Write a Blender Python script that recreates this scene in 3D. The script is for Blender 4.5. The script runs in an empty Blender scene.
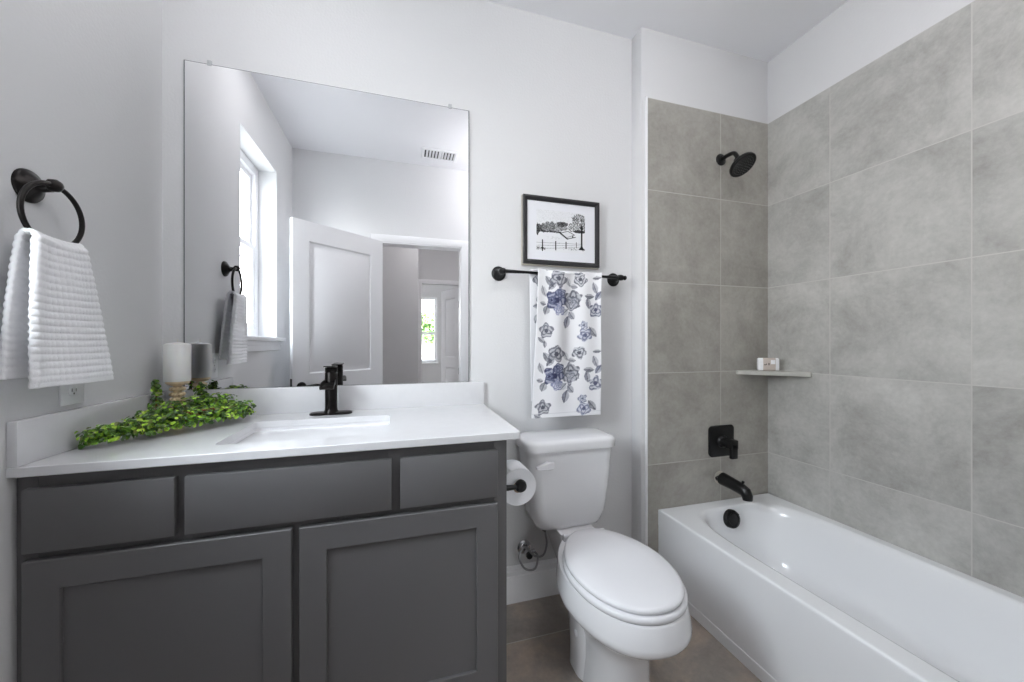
import bpy, bmesh, math, random
import numpy as np
from mathutils import Vector, Matrix

random.seed(7)
scene = bpy.context.scene
COL = scene.collection

# ------------------------------------------------------------------ camera
F_PX, CY_PX, YAW = 372.75, 343.0, 0.2897
cam_data = bpy.data.cameras.new('camera')
cam_data.sensor_width = 36.0
cam_data.sensor_fit = 'HORIZONTAL'
cam_data.lens = F_PX / 1024.0 * 36.0
cam_data.shift_y = (CY_PX - 341.0) / 1024.0
cam_data.clip_start = 0.02
cam_data.clip_end = 200
cam = bpy.data.objects.new('camera', cam_data)
COL.objects.link(cam)
cam.location = (0.834, -1.6907, 1.22)
cam.rotation_euler = (math.radians(90), 0, -YAW)
scene.camera = cam

# ------------------------------------------------------------------ exposure, world
scene.view_settings.view_transform = 'Standard'
scene.view_settings.look = 'None'
scene.view_settings.exposure = 0.15
scene.view_settings.gamma = 1.0
scene.view_settings.use_curve_mapping = False
scene.cycles.max_bounces = 14
scene.cycles.diffuse_bounces = 8
scene.cycles.glossy_bounces = 5
scene.cycles.transparent_max_bounces = 12
scene.cycles.caustics_reflective = False
scene.cycles.caustics_refractive = False
scene.cycles.sample_clamp_indirect = 6.0

SKY_STRENGTH = 30.0
DOME_FILL_STRENGTH = 11.5
GLOBE_FILL_STRENGTH = 23.0
OUTER_FILL_STRENGTH = 50.0

world = bpy.data.worlds.new('world')
scene.world = world
world.use_nodes = True
wn, wl = world.node_tree.nodes, world.node_tree.links
wn.clear()
w_out = wn.new('ShaderNodeOutputWorld')
w_bg = wn.new('ShaderNodeBackground')
w_tc = wn.new('ShaderNodeTexCoord')
w_sep = wn.new('ShaderNodeSeparateXYZ')
w_ramp = wn.new('ShaderNodeValToRGB')
w_ramp.color_ramp.elements[0].position = 0.0
w_ramp.color_ramp.elements[0].color = (0.98, 0.98, 0.97, 1)
w_ramp.color_ramp.elements[1].position = 0.55
w_ramp.color_ramp.elements[1].color = (0.87, 0.935, 1.0, 1)
wl.new(w_tc.outputs['Generated'], w_sep.inputs[0])
wl.new(w_sep.outputs['Z'], w_ramp.inputs[0])
wl.new(w_ramp.outputs[0], w_bg.inputs['Color'])
w_bg.inputs['Strength'].default_value = SKY_STRENGTH
wl.new(w_bg.outputs[0], w_out.inputs[0])


def portal(name, loc, rot, sx, sy):
    d = bpy.data.lights.new(name, 'AREA')
    d.shape = 'RECTANGLE'
    d.size, d.size_y = sx, sy
    d.cycles.is_portal = True
    o = bpy.data.objects.new(name, d)
    o.location = loc
    o.rotation_euler = rot
    COL.objects.link(o)


WY0, WY1, WZ0, WZ1 = -1.335, -0.712, 1.256, 2.43       # window opening in the left wall
portal('window_portal', (-0.175, (WY0 + WY1) / 2, (WZ0 + WZ1) / 2), (0, math.radians(-90), 0), WZ1 - WZ0, WY1 - WY0)


# ------------------------------------------------------------------ materials
def rgb(r, g, b):
    def f(c):
        c /= 255.0
        return c / 12.92 if c <= 0.04045 else ((c + 0.055) / 1.055) ** 2.4
    return (f(r), f(g), f(b), 1.0)


def new_mat(name):
    m = bpy.data.materials.new(name)
    m.use_nodes = True
    nt = m.node_tree
    return m, nt, nt.nodes['Principled BSDF']


def mat(name, col, rough=0.5, metal=0.0, spec=0.5, var=0.0, vscale=8.0, bump=0.0, bscale=200.0, bdist=0.002, coat=0.0, sss=0.0):
    """Principled material with an optional noise tint and noise bump, in object coordinates."""
    m, nt, p = new_mat(name)
    p.inputs['Base Color'].default_value = col
    p.inputs['Roughness'].default_value = rough
    p.inputs['Metallic'].default_value = metal
    p.inputs['Specular IOR Level'].default_value = spec
    p.inputs['Coat Weight'].default_value = coat
    p.inputs['Coat Roughness'].default_value = 0.05
    if sss:
        p.inputs['Subsurface Weight'].default_value = sss
        p.inputs['Subsurface Radius'].default_value = (0.02, 0.015, 0.01)
        p.inputs['Subsurface Scale'].default_value = 0.5
    tc = nt.nodes.new('ShaderNodeTexCoord')
    if var:
        n = nt.nodes.new('ShaderNodeTexNoise')
        n.inputs['Scale'].default_value = vscale
        n.inputs['Detail'].default_value = 6
        r = nt.nodes.new('ShaderNodeValToRGB')
        lo = [max(0, c * (1 - var)) for c in col[:3]]
        hi = [min(1, c * (1 + var)) for c in col[:3]]
        r.color_ramp.elements[0].position = 0.3
        r.color_ramp.elements[1].position = 0.7
        r.color_ramp.elements[0].color = (*lo, 1)
        r.color_ramp.elements[1].color = (*hi, 1)
        nt.links.new(tc.outputs['Object'], n.inputs['Vector'])
        nt.links.new(n.outputs['Fac'], r.inputs[0])
        nt.links.new(r.outputs[0], p.inputs['Base Color'])
    if bump:
        n = nt.nodes.new('ShaderNodeTexNoise')
        n.inputs['Scale'].default_value = bscale
        n.inputs['Detail'].default_value = 3
        b = nt.nodes.new('ShaderNodeBump')
        b.inputs['Strength'].default_value = bump
        b.inputs['Distance'].default_value = bdist
        nt.links.new(tc.outputs['Object'], n.inputs['Vector'])
        nt.links.new(n.outputs['Fac'], b.inputs['Height'])
        nt.links.new(b.outputs[0], p.inputs['Normal'])
    return m


def math_node(nt, op, a, b=None, c=None):
    n = nt.nodes.new('ShaderNodeMath')
    n.operation = op
    for i, v in enumerate((a, b, c)):
        if v is None:
            continue
        if isinstance(v, (int, float)):
            n.inputs[i].default_value = v
        else:
            nt.links.new(v, n.inputs[i])
    return n.outputs[0]


def tile_mat(name, ua, va, u0, v0, su, sv, cols, grout, gw=0.004, rough=0.45, tvar=0.07, nscale=3.6, rbump=0.15):
    """Large stone-look tiles: a grid of grout lines over cloudy noise, each tile a little different."""
    m, nt, p = new_mat(name)
    tc = nt.nodes.new('ShaderNodeTexCoord')
    sep = nt.nodes.new('ShaderNodeSeparateXYZ')
    nt.links.new(tc.outputs['Object'], sep.inputs[0])
    u = math_node(nt, 'DIVIDE', math_node(nt, 'SUBTRACT', sep.outputs[ua], u0), su)
    v = math_node(nt, 'DIVIDE', math_node(nt, 'SUBTRACT', sep.outputs[va], v0), sv)

    def edge(t, s):
        f = math_node(nt, 'FRACT', t)
        return math_node(nt, 'MULTIPLY', math_node(nt, 'MINIMUM', f, math_node(nt, 'SUBTRACT', 1.0, f)), s)
    e = math_node(nt, 'MINIMUM', edge(u, su), edge(v, sv))
    mask = math_node(nt, 'LESS_THAN', e, gw / 2)
    cu, cv = math_node(nt, 'FLOOR', u), math_node(nt, 'FLOOR', v)
    cmb = nt.nodes.new('ShaderNodeCombineXYZ')
    nt.links.new(cu, cmb.inputs[0])
    nt.links.new(cv, cmb.inputs[1])
    wnz = nt.nodes.new('ShaderNodeTexWhiteNoise')
    wnz.noise_dimensions = '2D'
    nt.links.new(cmb.outputs[0], wnz.inputs['Vector'])
    # noise offset per tile so that clouds do not run across grout
    off = nt.nodes.new('ShaderNodeVectorMath')
    off.operation = 'MULTIPLY_ADD'
    nt.links.new(wnz.outputs['Color'], off.inputs[0])
    off.inputs[1].default_value = (7, 7, 7)
    nt.links.new(tc.outputs['Object'], off.inputs[2])
    n1 = nt.nodes.new('ShaderNodeTexNoise')
    n1.inputs['Scale'].default_value = nscale
    n1.inputs['Detail'].default_value = 9
    n1.inputs['Roughness'].default_value = 0.74
    n1.inputs['Distortion'].default_value = 0.25
    nt.links.new(off.outputs[0], n1.inputs['Vector'])
    ramp = nt.nodes.new('ShaderNodeValToRGB')
    els = ramp.color_ramp.elements
    els[0].position, els[0].color = 0.27, cols[0]
    els[1].position, els[1].color = 0.75, cols[2]
    mid = els.new(0.5)
    mid.color = cols[1]
    nt.links.new(n1.outputs['Fac'], ramp.inputs[0])
    # fine speckle
    n2 = nt.nodes.new('ShaderNodeTexNoise')
    n2.inputs['Scale'].default_value = 60
    n2.inputs['Detail'].default_value = 4
    nt.links.new(off.outputs[0], n2.inputs['Vector'])
    sp = math_node(nt, 'MULTIPLY_ADD', n2.outputs['Fac'], 0.24, 0.88)
    tv = math_node(nt, 'MULTIPLY_ADD', wnz.outputs['Value'], 2 * tvar, 1 - tvar)
    k = math_node(nt, 'MULTIPLY', sp, tv)
    mul = nt.nodes.new('ShaderNodeVectorMath')
    mul.operation = 'SCALE'
    nt.links.new(ramp.outputs[0], mul.inputs[0])
    nt.links.new(k, mul.inputs['Scale'])
    mix = nt.nodes.new('ShaderNodeMix')
    mix.data_type = 'RGBA'
    nt.links.new(mask, mix.inputs['Factor'])
    nt.links.new(mul.outputs[0], mix.inputs['A'])
    mix.inputs['B'].default_value = grout
    nt.links.new(mix.outputs['Result'], p.inputs['Base Color'])
    nt.links.new(math_node(nt, 'MULTIPLY_ADD', mask, 0.4, rough), p.inputs['Roughness'])
    bmp = nt.nodes.new('ShaderNodeBump')
    bmp.inputs['Strength'].default_value = 0.6
    bmp.inputs['Distance'].default_value = 0.002
    h = math_node(nt, 'SUBTRACT', math_node(nt, 'MULTIPLY', n2.outputs['Fac'], rbump), mask)
    nt.links.new(h, bmp.inputs['Height'])
    nt.links.new(bmp.outputs[0], p.inputs['Normal'])
    return m


def emit_mat(name, col, strength):
    m, nt, p = new_mat(name)
    p.inputs['Base Color'].default_value = (0.8, 0.8, 0.8, 1)
    p.inputs['Emission Color'].default_value = col
    p.inputs['Emission Strength'].default_value = strength
    return m


def glass_mat(name):
    """Thin window glass: see-through with a faint reflection."""
    m = bpy.data.materials.new(name)
    m.use_nodes = True
    nt = m.node_tree
    nt.nodes.clear()
    out = nt.nodes.new('ShaderNodeOutputMaterial')
    tr = nt.nodes.new('ShaderNodeBsdfTransparent')
    tr.inputs[0].default_value = (0.97, 0.98, 0.98, 1)
    gl = nt.nodes.new('ShaderNodeBsdfGlossy')
    gl.inputs['Roughness'].default_value = 0.02
    mx = nt.nodes.new('ShaderNodeMixShader')
    mx.inputs[0].default_value = 0.05
    nt.links.new(tr.outputs[0], mx.inputs[1])
    nt.links.new(gl.outputs[0], mx.inputs[2])
    nt.links.new(mx.outputs[0], out.inputs[0])
    return m


def vcol_mat(name, attr='paint', rough=0.8, bump=0.0, bscale=900):
    m, nt, p = new_mat(name)
    a = nt.nodes.new('ShaderNodeAttribute')
    a.attribute_name = attr
    nt.links.new(a.outputs['Color'], p.inputs['Base Color'])
    p.inputs['Roughness'].default_value = rough
    p.inputs['Specular IOR Level'].default_value = 0.2
    if bump:
        tc = nt.nodes.new('ShaderNodeTexCoord')
        n = nt.nodes.new('ShaderNodeTexNoise')
        n.inputs['Scale'].default_value = bscale
        b = nt.nodes.new('ShaderNodeBump')
        b.inputs['Strength'].default_value = bump
        b.inputs['Distance'].default_value = 0.001
        nt.links.new(tc.outputs['Object'], n.inputs['Vector'])
        nt.links.new(n.outputs['Fac'], b.inputs['Height'])
        nt.links.new(b.outputs[0], p.inputs['Normal'])
    return m


M = {}
M['wall'] = mat('wall_paint', rgb(215, 215, 216), 0.75, spec=0.3, bump=0.35, bscale=110, bdist=0.0025)
M['ceiling'] = mat('ceiling_paint', rgb(238, 238, 241), 0.85, spec=0.2, bump=0.2, bscale=120)
M['trim'] = mat('white_trim_paint', rgb(238, 238, 240), 0.35)
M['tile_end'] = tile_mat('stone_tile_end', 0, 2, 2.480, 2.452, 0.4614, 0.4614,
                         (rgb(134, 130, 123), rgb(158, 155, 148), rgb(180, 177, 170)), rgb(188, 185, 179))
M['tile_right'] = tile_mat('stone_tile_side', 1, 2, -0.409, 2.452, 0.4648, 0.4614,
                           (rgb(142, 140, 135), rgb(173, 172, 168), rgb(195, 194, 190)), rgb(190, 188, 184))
M['floor'] = tile_mat('floor_tile', 0, 1, 1.63, -0.237, 0.61, 0.61,
                      (rgb(118, 113, 109), rgb(146, 138, 131), rgb(188, 166, 148)), rgb(184, 178, 172), rough=0.32, tvar=0.06, nscale=3.0)
M['cabinet'] = mat('charcoal_cabinet_paint', rgb(94, 93, 94), 0.42, spec=0.4)
M['quartz'] = mat('white_quartz', rgb(219, 219, 221), 0.16, var=0.015, vscale=30)
M['porcelain'] = mat('white_porcelain', rgb(234, 234, 236), 0.10, coat=0.4)
M['acrylic'] = mat('white_acrylic', rgb(236, 237, 239), 0.16, coat=0.25)
M['seat_plastic'] = mat('white_seat_plastic', rgb(232, 232, 235), 0.22)
M['bronze'] = mat('dark_bronze', rgb(30, 27, 26), 0.32, metal=0.75, spec=0.5, var=0.35, vscale=25)
M['black'] = mat('matte_black_metal', rgb(17, 17, 18), 0.38, metal=0.3)
M['chrome'] = mat('chrome', rgb(205, 205, 208), 0.12, metal=1.0)
M['braid'] = mat('braided_steel', rgb(150, 150, 152), 0.35, metal=0.9, bump=0.8, bscale=500)
M['rubber'] = mat('black_rubber', rgb(22, 22, 23), 0.6)
M['nozzle'] = mat('grey_rubber', rgb(74, 74, 76), 0.5)
M['towel'] = mat('white_cotton', rgb(243, 243, 245), 0.95, spec=0.1, bump=0.6, bscale=600, bdist=0.002)
M['paper'] = mat('tissue_paper', rgb(242, 243, 247), 0.95, spec=0.1, bump=0.2, bscale=300)
M['card'] = mat('brown_card', rgb(150, 125, 100), 0.9)
M['wax'] = mat('white_wax', rgb(238, 237, 236), 0.45, sss=0.15)
M['gold'] = mat('aged_gold', rgb(226, 204, 168), 0.35, metal=0.45, var=0.15, vscale=60)
M['wick'] = mat('cotton_wick', rgb(215, 210, 200), 0.9)
M['frame'] = mat('black_frame_wood', rgb(34, 33, 36), 0.35, var=0.15, vscale=40)
M['frame_edge'] = mat('champagne_frame_edge', rgb(196, 190, 180), 0.35, metal=0.3)
M['mat_board'] = mat('white_mat_board', rgb(226, 227, 232), 0.85)
M['art'] = vcol_mat('ink_drawing', rough=0.8)
M['floral'] = vcol_mat('floral_cotton', rough=0.95, bump=0.5, bscale=700)
M['outlet'] = mat('white_plastic', rgb(236, 236, 238), 0.3)
M['clip'] = mat('clear_plastic_clip', rgb(190, 192, 195), 0.2)
M['slot'] = mat('dark_slot', rgb(40, 40, 42), 0.6)
M['vent_slot'] = mat('grey_duct', rgb(120, 120, 122), 0.7)
M['stone_shelf'] = mat('pale_stone', rgb(178, 177, 171), 0.35, var=0.08, vscale=14)
M['soap_wrap'] = mat('white_wrapper', rgb(236, 236, 238), 0.4)
M['soap_band'] = mat('beige_paper_band', rgb(190, 178, 170), 0.6)
M['ink'] = mat('dark_print', rgb(70, 64, 62), 0.6)
M['door'] = mat('door_paint', rgb(232, 232, 234), 0.4)
M['stem'] = mat('reddish_twig', rgb(120, 62, 36), 0.7, var=0.3, vscale=60)
M['lamp'] = emit_mat('lamp_diffuser', (0.985, 0.975, 0.99, 1), DOME_FILL_STRENGTH)
M['globe'] = emit_mat('globe_glass', (0.985, 0.975, 0.99, 1), GLOBE_FILL_STRENGTH)
M['hall_lamp'] = emit_mat('hall_lamp_diffuser', (1.0, 0.965, 0.965, 1), OUTER_FILL_STRENGTH)
M['glass'] = glass_mat('window_glass')
M['bark'] = mat('bark', rgb(92, 75, 60), 0.9, var=0.2)
M['paving'] = mat('pale_paving', rgb(150, 150, 147), 0.95, var=0.15, vscale=2)
M['stucco'] = mat('pale_stucco', rgb(214, 206, 196), 0.9, var=0.05)
M['shingle'] = mat('dark_shingle', rgb(70, 66, 66), 0.9, var=0.2)

m, nt, p = new_mat('mirror_silver')
p.inputs['Base Color'].default_value = (0.915, 0.915, 0.93, 1)
p.inputs['Metallic'].default_value = 1.0
p.inputs['Roughness'].default_value = 0.0
M['mirror'] = m
M['mirror_edge'] = mat('mirror_edge', rgb(120, 124, 126), 0.25)

# leaf materials: colour by mesh attribute per leaf
m, nt, p = new_mat('leaf_green')
a = nt.nodes.new('ShaderNodeAttribute')
a.attribute_name = 'paint'
nt.links.new(a.outputs['Color'], p.inputs['Base Color'])
p.inputs['Roughness'].default_value = 0.45
p.inputs['Subsurface Weight'].default_value = 0.0
M['leaf'] = m


# ------------------------------------------------------------------ mesh helpers
def finish(bm, angle=38):
    bm.normal_update()
    lim = math.radians(angle)
    for f in bm.faces:
        f.smooth = True
    for e in bm.edges:
        if len(e.link_faces) == 2:
            e.smooth = e.calc_face_angle(0.0) < lim
        else:
            e.smooth = True


def obj(name, bm, material, parent=None, angle=38, fix=True):
    """One bmesh in world coordinates -> one mesh object (moved into the frame of its thing's Empty)."""
    if fix:
        bmesh.ops.recalc_face_normals(bm, faces=bm.faces)
    finish(bm, angle)
    root = parent
    while root is not None and root.parent is not None:
        root = root.parent
    if root is not None and root.type == 'EMPTY':
        bmesh.ops.translate(bm, verts=bm.verts, vec=-Vector(root.location))
    me = bpy.data.meshes.new(name)
    bm.to_mesh(me)
    bm.free()
    o = bpy.data.objects.new(name, me)
    COL.objects.link(o)
    me.materials.append(material)
    if parent is not None:
        o.parent = parent
    return o


def thing(name, label, cat, loc, group=None):
    o = bpy.data.objects.new(name, None)
    o.empty_display_size = 0.05
    o.location = loc
    COL.objects.link(o)
    o['label'] = label
    o['category'] = cat
    if group:
        o['group'] = group
    return o


def tag(o, label, cat, group=None):
    o['label'] = label
    o['category'] = cat
    if group:
        o['group'] = group
    return o


def struct(name, bm, material, parent=None):
    o = obj(name, bm, material, parent)
    if parent is None:
        o['kind'] = 'structure'
    return o


def B():
    return bmesh.new()


def merge(bm, other):
    me = bpy.data.meshes.new('tmp')
    other.to_mesh(me)
    other.free()
    bm.from_mesh(me)
    bpy.data.meshes.remove(me)
    return bm


def add_box(bm, x0, x1, y0, y1, z0, z1, bevel=0.0, seg=2):
    t = bmesh.new()
    bmesh.ops.create_cube(t, size=1.0)
    for v in t.verts:
        v.co = Vector(((x0 + x1) / 2 + v.co.x * (x1 - x0), (y0 + y1) / 2 + v.co.y * (y1 - y0), (z0 + z1) / 2 + v.co.z * (z1 - z0)))
    if bevel:
        bmesh.ops.bevel(t, geom=list(t.edges), offset=bevel, segments=seg, profile=0.5, affect='EDGES')
    return merge(bm, t)


def box(x0, x1, y0, y1, z0, z1, bevel=0.0, seg=2):
    return add_box(B(), x0, x1, y0, y1, z0, z1, bevel, seg)


def add_loft(bm, rings, cap0=True, cap1=True):
    """Skin a list of equally long closed rings."""
    vr = [[bm.verts.new(p) for p in r] for r in rings]
    n = len(rings[0])
    for a, b in zip(vr[:-1], vr[1:]):
        for i in range(n):
            j = (i + 1) % n
            bm.faces.new((a[i], a[j], b[j], b[i]))
    if cap0:
        bm.faces.new(list(reversed(vr[0])))
    if cap1:
        bm.faces.new(vr[-1])
    return bm


def frame_of(d):
    d = Vector(d).normalized()
    up = Vector((0, 0, 1)) if abs(d.z) < 0.9 else Vector((0, 1, 0))
    s = d.cross(up).normalized()
    return d, s, s.cross(d).normalized()


def add_lathe(bm, origin, axis, prof, seg=32, cap=True):
    """Revolve profile [(dist along axis, radius)] about an axis through origin."""
    d, s, u = frame_of(axis)
    o = Vector(origin)
    rings = []
    for t, r in prof:
        r = max(r, 1e-4)
        rings.append([o + d * t + (s * math.cos(2 * math.pi * k / seg) + u * math.sin(2 * math.pi * k / seg)) * r for k in range(seg)])
    return add_loft(bm, rings, cap, cap)


def add_tube(bm, pts, rad, seg=12, closed=False, cap=True):
    """Tube along a polyline; rad is a number or a list."""
    pts = [Vector(p) for p in pts]
    n = len(pts)
    rr = rad if isinstance(rad, (list, tuple)) else [rad] * n
    rings = []
    prev = None
    for i, p in enumerate(pts):
        if closed:
            d = (pts[(i + 1) % n] - pts[i - 1]).normalized()
        else:
            d = (pts[min(i + 1, n - 1)] - pts[max(i - 1, 0)]).normalized()
        if prev is None:
            _, s, u = frame_of(d)
        else:
            s = (prev - d * prev.dot(d)).normalized()
            u = d.cross(s)
        prev = s
        rings.append([p + (s * math.cos(2 * math.pi * k / seg) + u * math.sin(2 * math.pi * k / seg)) * rr[i] for k in range(seg)])
    if closed:
        rings.append(rings[0])
        t = bmesh.new()
        add_loft(t, rings, False, False)
        bmesh.ops.remove_doubles(t, verts=t.verts, dist=1e-6)
        return merge(bm, t)
    return add_loft(bm, rings, cap, cap)


def smooth_path(pts, n=8):
    """Catmull-Rom through the points."""
    P = [Vector(p) for p in pts]
    P = [P[0] * 2 - P[1]] + P + [P[-1] * 2 - P[-2]]
    out = []
    for i in range(1, len(P) - 2):
        for k in range(n):
            t = k / n
            a, b, c, d = P[i - 1], P[i], P[i + 1], P[i + 2]
            out.append(0.5 * ((2 * b) + (c - a) * t + (2 * a - 5 * b + 4 * c - d) * t * t + (3 * b - a - 3 * c + d) * t ** 3))
    out.append(P[-2])
    return out


def rrect(cx, cy, hx, hy, r, z, n=6):
    """Rounded rectangle ring in the XY plane at height z."""
    r = min(r, hx * 0.999, hy * 0.999)
    out = []
    for (sx, sy, a0) in ((1, 1, 0), (-1, 1, 90), (-1, -1, 180), (1, -1, 270)):
        for k in range(n + 1):
            a = math.radians(a0 + 90 * k / n)
            out.append(Vector((cx + sx * (hx - r) + r * math.cos(a), cy + sy * (hy - r) + r * math.sin(a), z)))
    return out


def add_grid(bm, pts):
    """Open grid from a 2-D list of points."""
    vs = [[bm.verts.new(p) for p in row] for row in pts]
    for a, b in zip(vs[:-1], vs[1:]):
        for i in range(len(a) - 1):
            bm.faces.new((a[i], a[i + 1], b[i + 1], b[i]))
    return vs


def add_rect_frame(bm, fn, u0, u1, v0, v1, w, d0, d1, bev=0.002):
    """Closed rectangular frame of width w; fn maps (u, v, depth) to a point."""
    t = bmesh.new()
    rings = []
    for ins, d in ((0, d0), (0, d1 - bev), (bev, d1), (w - bev, d1), (w, d1 - bev), (w, d0), (0, d0)):
        rings.append([fn(u, v, d) for u, v in ((u0 + ins, v0 + ins), (u1 - ins, v0 + ins), (u1 - ins, v1 - ins), (u0 + ins, v1 - ins))])
    add_loft(t, rings, False, False)
    bmesh.ops.remove_doubles(t, verts=t.verts, dist=1e-6)
    return merge(bm, t)


def paint(o, cols):
    """Per-vertex pigment colours (pattern only)."""
    at = o.data.color_attributes.new('paint', 'FLOAT_COLOR', 'POINT')
    at.data.foreach_set('color', np.asarray(cols, dtype=np.float32).ravel())


def to_lin(c):
    c = np.asarray(c, dtype=float) / 255.0
    return np.where(c <= 0.04045, c / 12.92, ((c + 0.055) / 1.055) ** 2.4)


def solidify(o, t, off=0.0):
    s = o.modifiers.new('thickness', 'SOLIDIFY')
    s.thickness = t
    s.offset = off


# ------------------------------------------------------------------ the room
CEIL, FAR, XR, YE, XL = 2.808, -1.737, 2.812, -0.0927, -0.012
XJ = 1.990                                   # where the tub wall steps forward

struct('floor', box(-0.3, 3.1, -8.2, 0.15, -0.1, 0.0), M['floor'])
struct('ceiling', box(-0.3, 3.1, -8.2, 0.15, CEIL, CEIL + 0.1), M['ceiling'])
struct('wall_back', box(-0.2, 3.0, 0.0, 0.15, 0.0, CEIL), M['wall'])
bm = B()
XO = -0.17                                   # outer face of the left wall
add_box(bm, XO, XL, FAR - 0.12, 0.0, 0.0, WZ0)
add_box(bm, XO, XL, FAR - 0.12, 0.0, WZ1, CEIL)
add_box(bm, XO, XL, WY1, 0.0, WZ0, WZ1)
add_box(bm, XO, XL, FAR - 0.12, WY0, WZ0, WZ1)
struct('wall_left', bm, M['wall'])
struct('wall_right', box(XR + 0.01, 3.0, -1.857, 0.0, 0.0, CEIL), M['wall'])
# wall that steps forward at the head of the tub, painted above the tile
struct('wall_tub_head', box(XJ, XR + 0.01, YE + 0.008, 0.0, 0.0, CEIL, 0.004), M['wall'])
TUB_END = -1.617
struct('wall_tub_foot', box(XJ, XR + 0.01, FAR, TUB_END - 0.018, 0.0, CEIL), M['wall'])
TT = 2.452                                   # top of the tile
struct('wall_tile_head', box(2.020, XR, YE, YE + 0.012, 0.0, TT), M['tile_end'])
struct('wall_tile_side', box(XR, XR + 0.012, TUB_END - 0.01, YE, 0.0, TT), M['tile_right'])
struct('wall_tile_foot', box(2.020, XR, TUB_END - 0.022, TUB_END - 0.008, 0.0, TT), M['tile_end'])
struct('trim_1', box(2.013, 2.0205, YE - 0.002, YE + 0.012, 0.0, TT + 0.004, 0.001), M['trim'])

# wall behind the camera with the doorway the photo is taken from
DX0, DX1, DH = 0.645, 1.372, 2.10
bm = B()
add_box(bm, XL, DX0, FAR - 0.12, FAR, 0, CEIL)
add_box(bm, DX1, XR + 0.01, FAR - 0.12, FAR, 0, CEIL)
add_box(bm, DX0, DX1, FAR - 0.12, FAR, DH, CEIL)
struct('wall_front', bm, M['wall'])


def casing(name, x0, x1, h, y, w=0.058, d=0.016, sgn=1):
    """Mitred door casing with a stepped profile around an opening in a wall of constant y."""
    prof = [(0.0, 0.0), (0.0, d * 0.5), (0.006, d * 0.55), (0.016, d * 0.6), (0.022, d * 0.85), (0.040, d), (w - 0.004, d), (w, d * 0.8), (w, 0.0)]
    rings = []
    for k in range(4):
        ring = []
        for o, e in prof:
            x = (x0 - o, x0 - o, x1 + o, x1 + o)[k]
            z = (0.0, h + o, h + o, 0.0)[k]
            ring.append(Vector((x, y + sgn * e, z)))
        rings.append(ring)
    return struct(name, add_loft(B(), rings), M['trim'])


casing('trim_2', DX0, DX1, DH, FAR)
bm = B()                                      # door jamb lining the opening
add_box(bm, DX0 - 0.002, DX0 + 0.012, FAR - 0.12, FAR, 0, DH)
add_box(bm, DX1 - 0.012, DX1 + 0.002, FAR - 0.12, FAR, 0, DH)
add_box(bm, DX0, DX1, FAR - 0.12, FAR, DH - 0.012, DH)
struct('trim_3', bm, M['trim'])


def base_profile(bm, p0, p1, nrm, h=0.166, t=0.020):
    """Baseboard with a stepped, rounded top, run from p0 to p1, thickness along nrm."""
    p0, p1, nrm = Vector(p0), Vector(p1), Vector(nrm)
    prof = [(0, 0), (t, 0), (t, h * 0.70), (t * 0.9, h * 0.73), (t * 0.62, h * 0.745), (t * 0.62, h * 0.83), (t * 0.74, h * 0.855), (t * 0.66, h * 0.885), (t * 0.32, h * 0.90), (t * 0.26, h * 0.98), (t * 0.1, h), (0, h)]
    rings = [[p + nrm * a + Vector((0, 0, b)) for a, b in prof] for p in (p0, p1)]
    return add_loft(bm, rings)


struct('baseboard_back', base_profile(B(), (1.158, 0, 0), (XJ, 0, 0), (0, -1, 0)), M['trim'])
struct('baseboard_jamb', base_profile(B(), (XJ, 0, 0), (XJ, YE, 0), (-1, 0, 0)), M['trim'])
struct('baseboard_left', base_profile(B(), (XL, FAR, 0), (XL, -0.56, 0), (1, 0, 0)), M['trim'])
bm = B()
base_profile(bm, (XL, FAR, 0), (DX0 - 0.058, FAR, 0), (0, 1, 0))
base_profile(bm, (DX1 + 0.058, FAR, 0), (XJ, FAR, 0), (0, 1, 0))
struct('baseboard_front', bm, M['trim'])

# ------------------------------------------------------------------ bathroom window
fx0, fx1 = XO + 0.004, XO + 0.046
on_x = lambda u, v, d: Vector((d, u, v))
window = struct('window_1', add_rect_frame(B(), on_x, WY0, WY1, WZ0, WZ1, 0.058, fx0, fx1), M['trim'])
bm = B()
zm = WZ0 + 0.52 * (WZ1 - WZ0)
for za, zb, xa in ((WZ0 + 0.058, zm + 0.02, fx0 + 0.020), (zm - 0.02, WZ1 - 0.058, fx0 + 0.001)):
    add_rect_frame(bm, on_x, WY0 + 0.0585, WY1 - 0.0585, za, zb, 0.036, xa, xa + 0.018)
obj('window_sash', bm, M['trim'], window)
bm = B()
add_box(bm, fx0 + 0.025, fx0 + 0.029, WY0 + 0.07, WY1 - 0.07, WZ0 + 0.075, zm)
add_box(bm, fx0 + 0.010, fx0 + 0.014, WY0 + 0.07, WY1 - 0.07, zm, WZ1 - 0.075)
obj('window_pane', bm, M['glass'], window)
bm = B()
add_box(bm, XL, XL + 0.045, WY0 - 0.06, WY1 + 0.058, WZ0 - 0.022, WZ0 + 0.002, 0.004)
add_box(bm, fx1, XL, WY0, WY1, WZ0 - 0.004, WZ0 + 0.002)
obj('window_sill', bm, M['trim'], window)
bm = B()
add_box(bm, XL, XL + 0.016, WY0 - 0.03, WY1 + 0.03, WZ0 - 0.085, WZ0 - 0.022, 0.003)
add_box(bm, XL, XL + 0.024, WY0 - 0.034, WY1 + 0.034, WZ0 - 0.05, WZ0 - 0.0225, 0.004)
obj('window_apron', bm, M['trim'], window)


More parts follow.
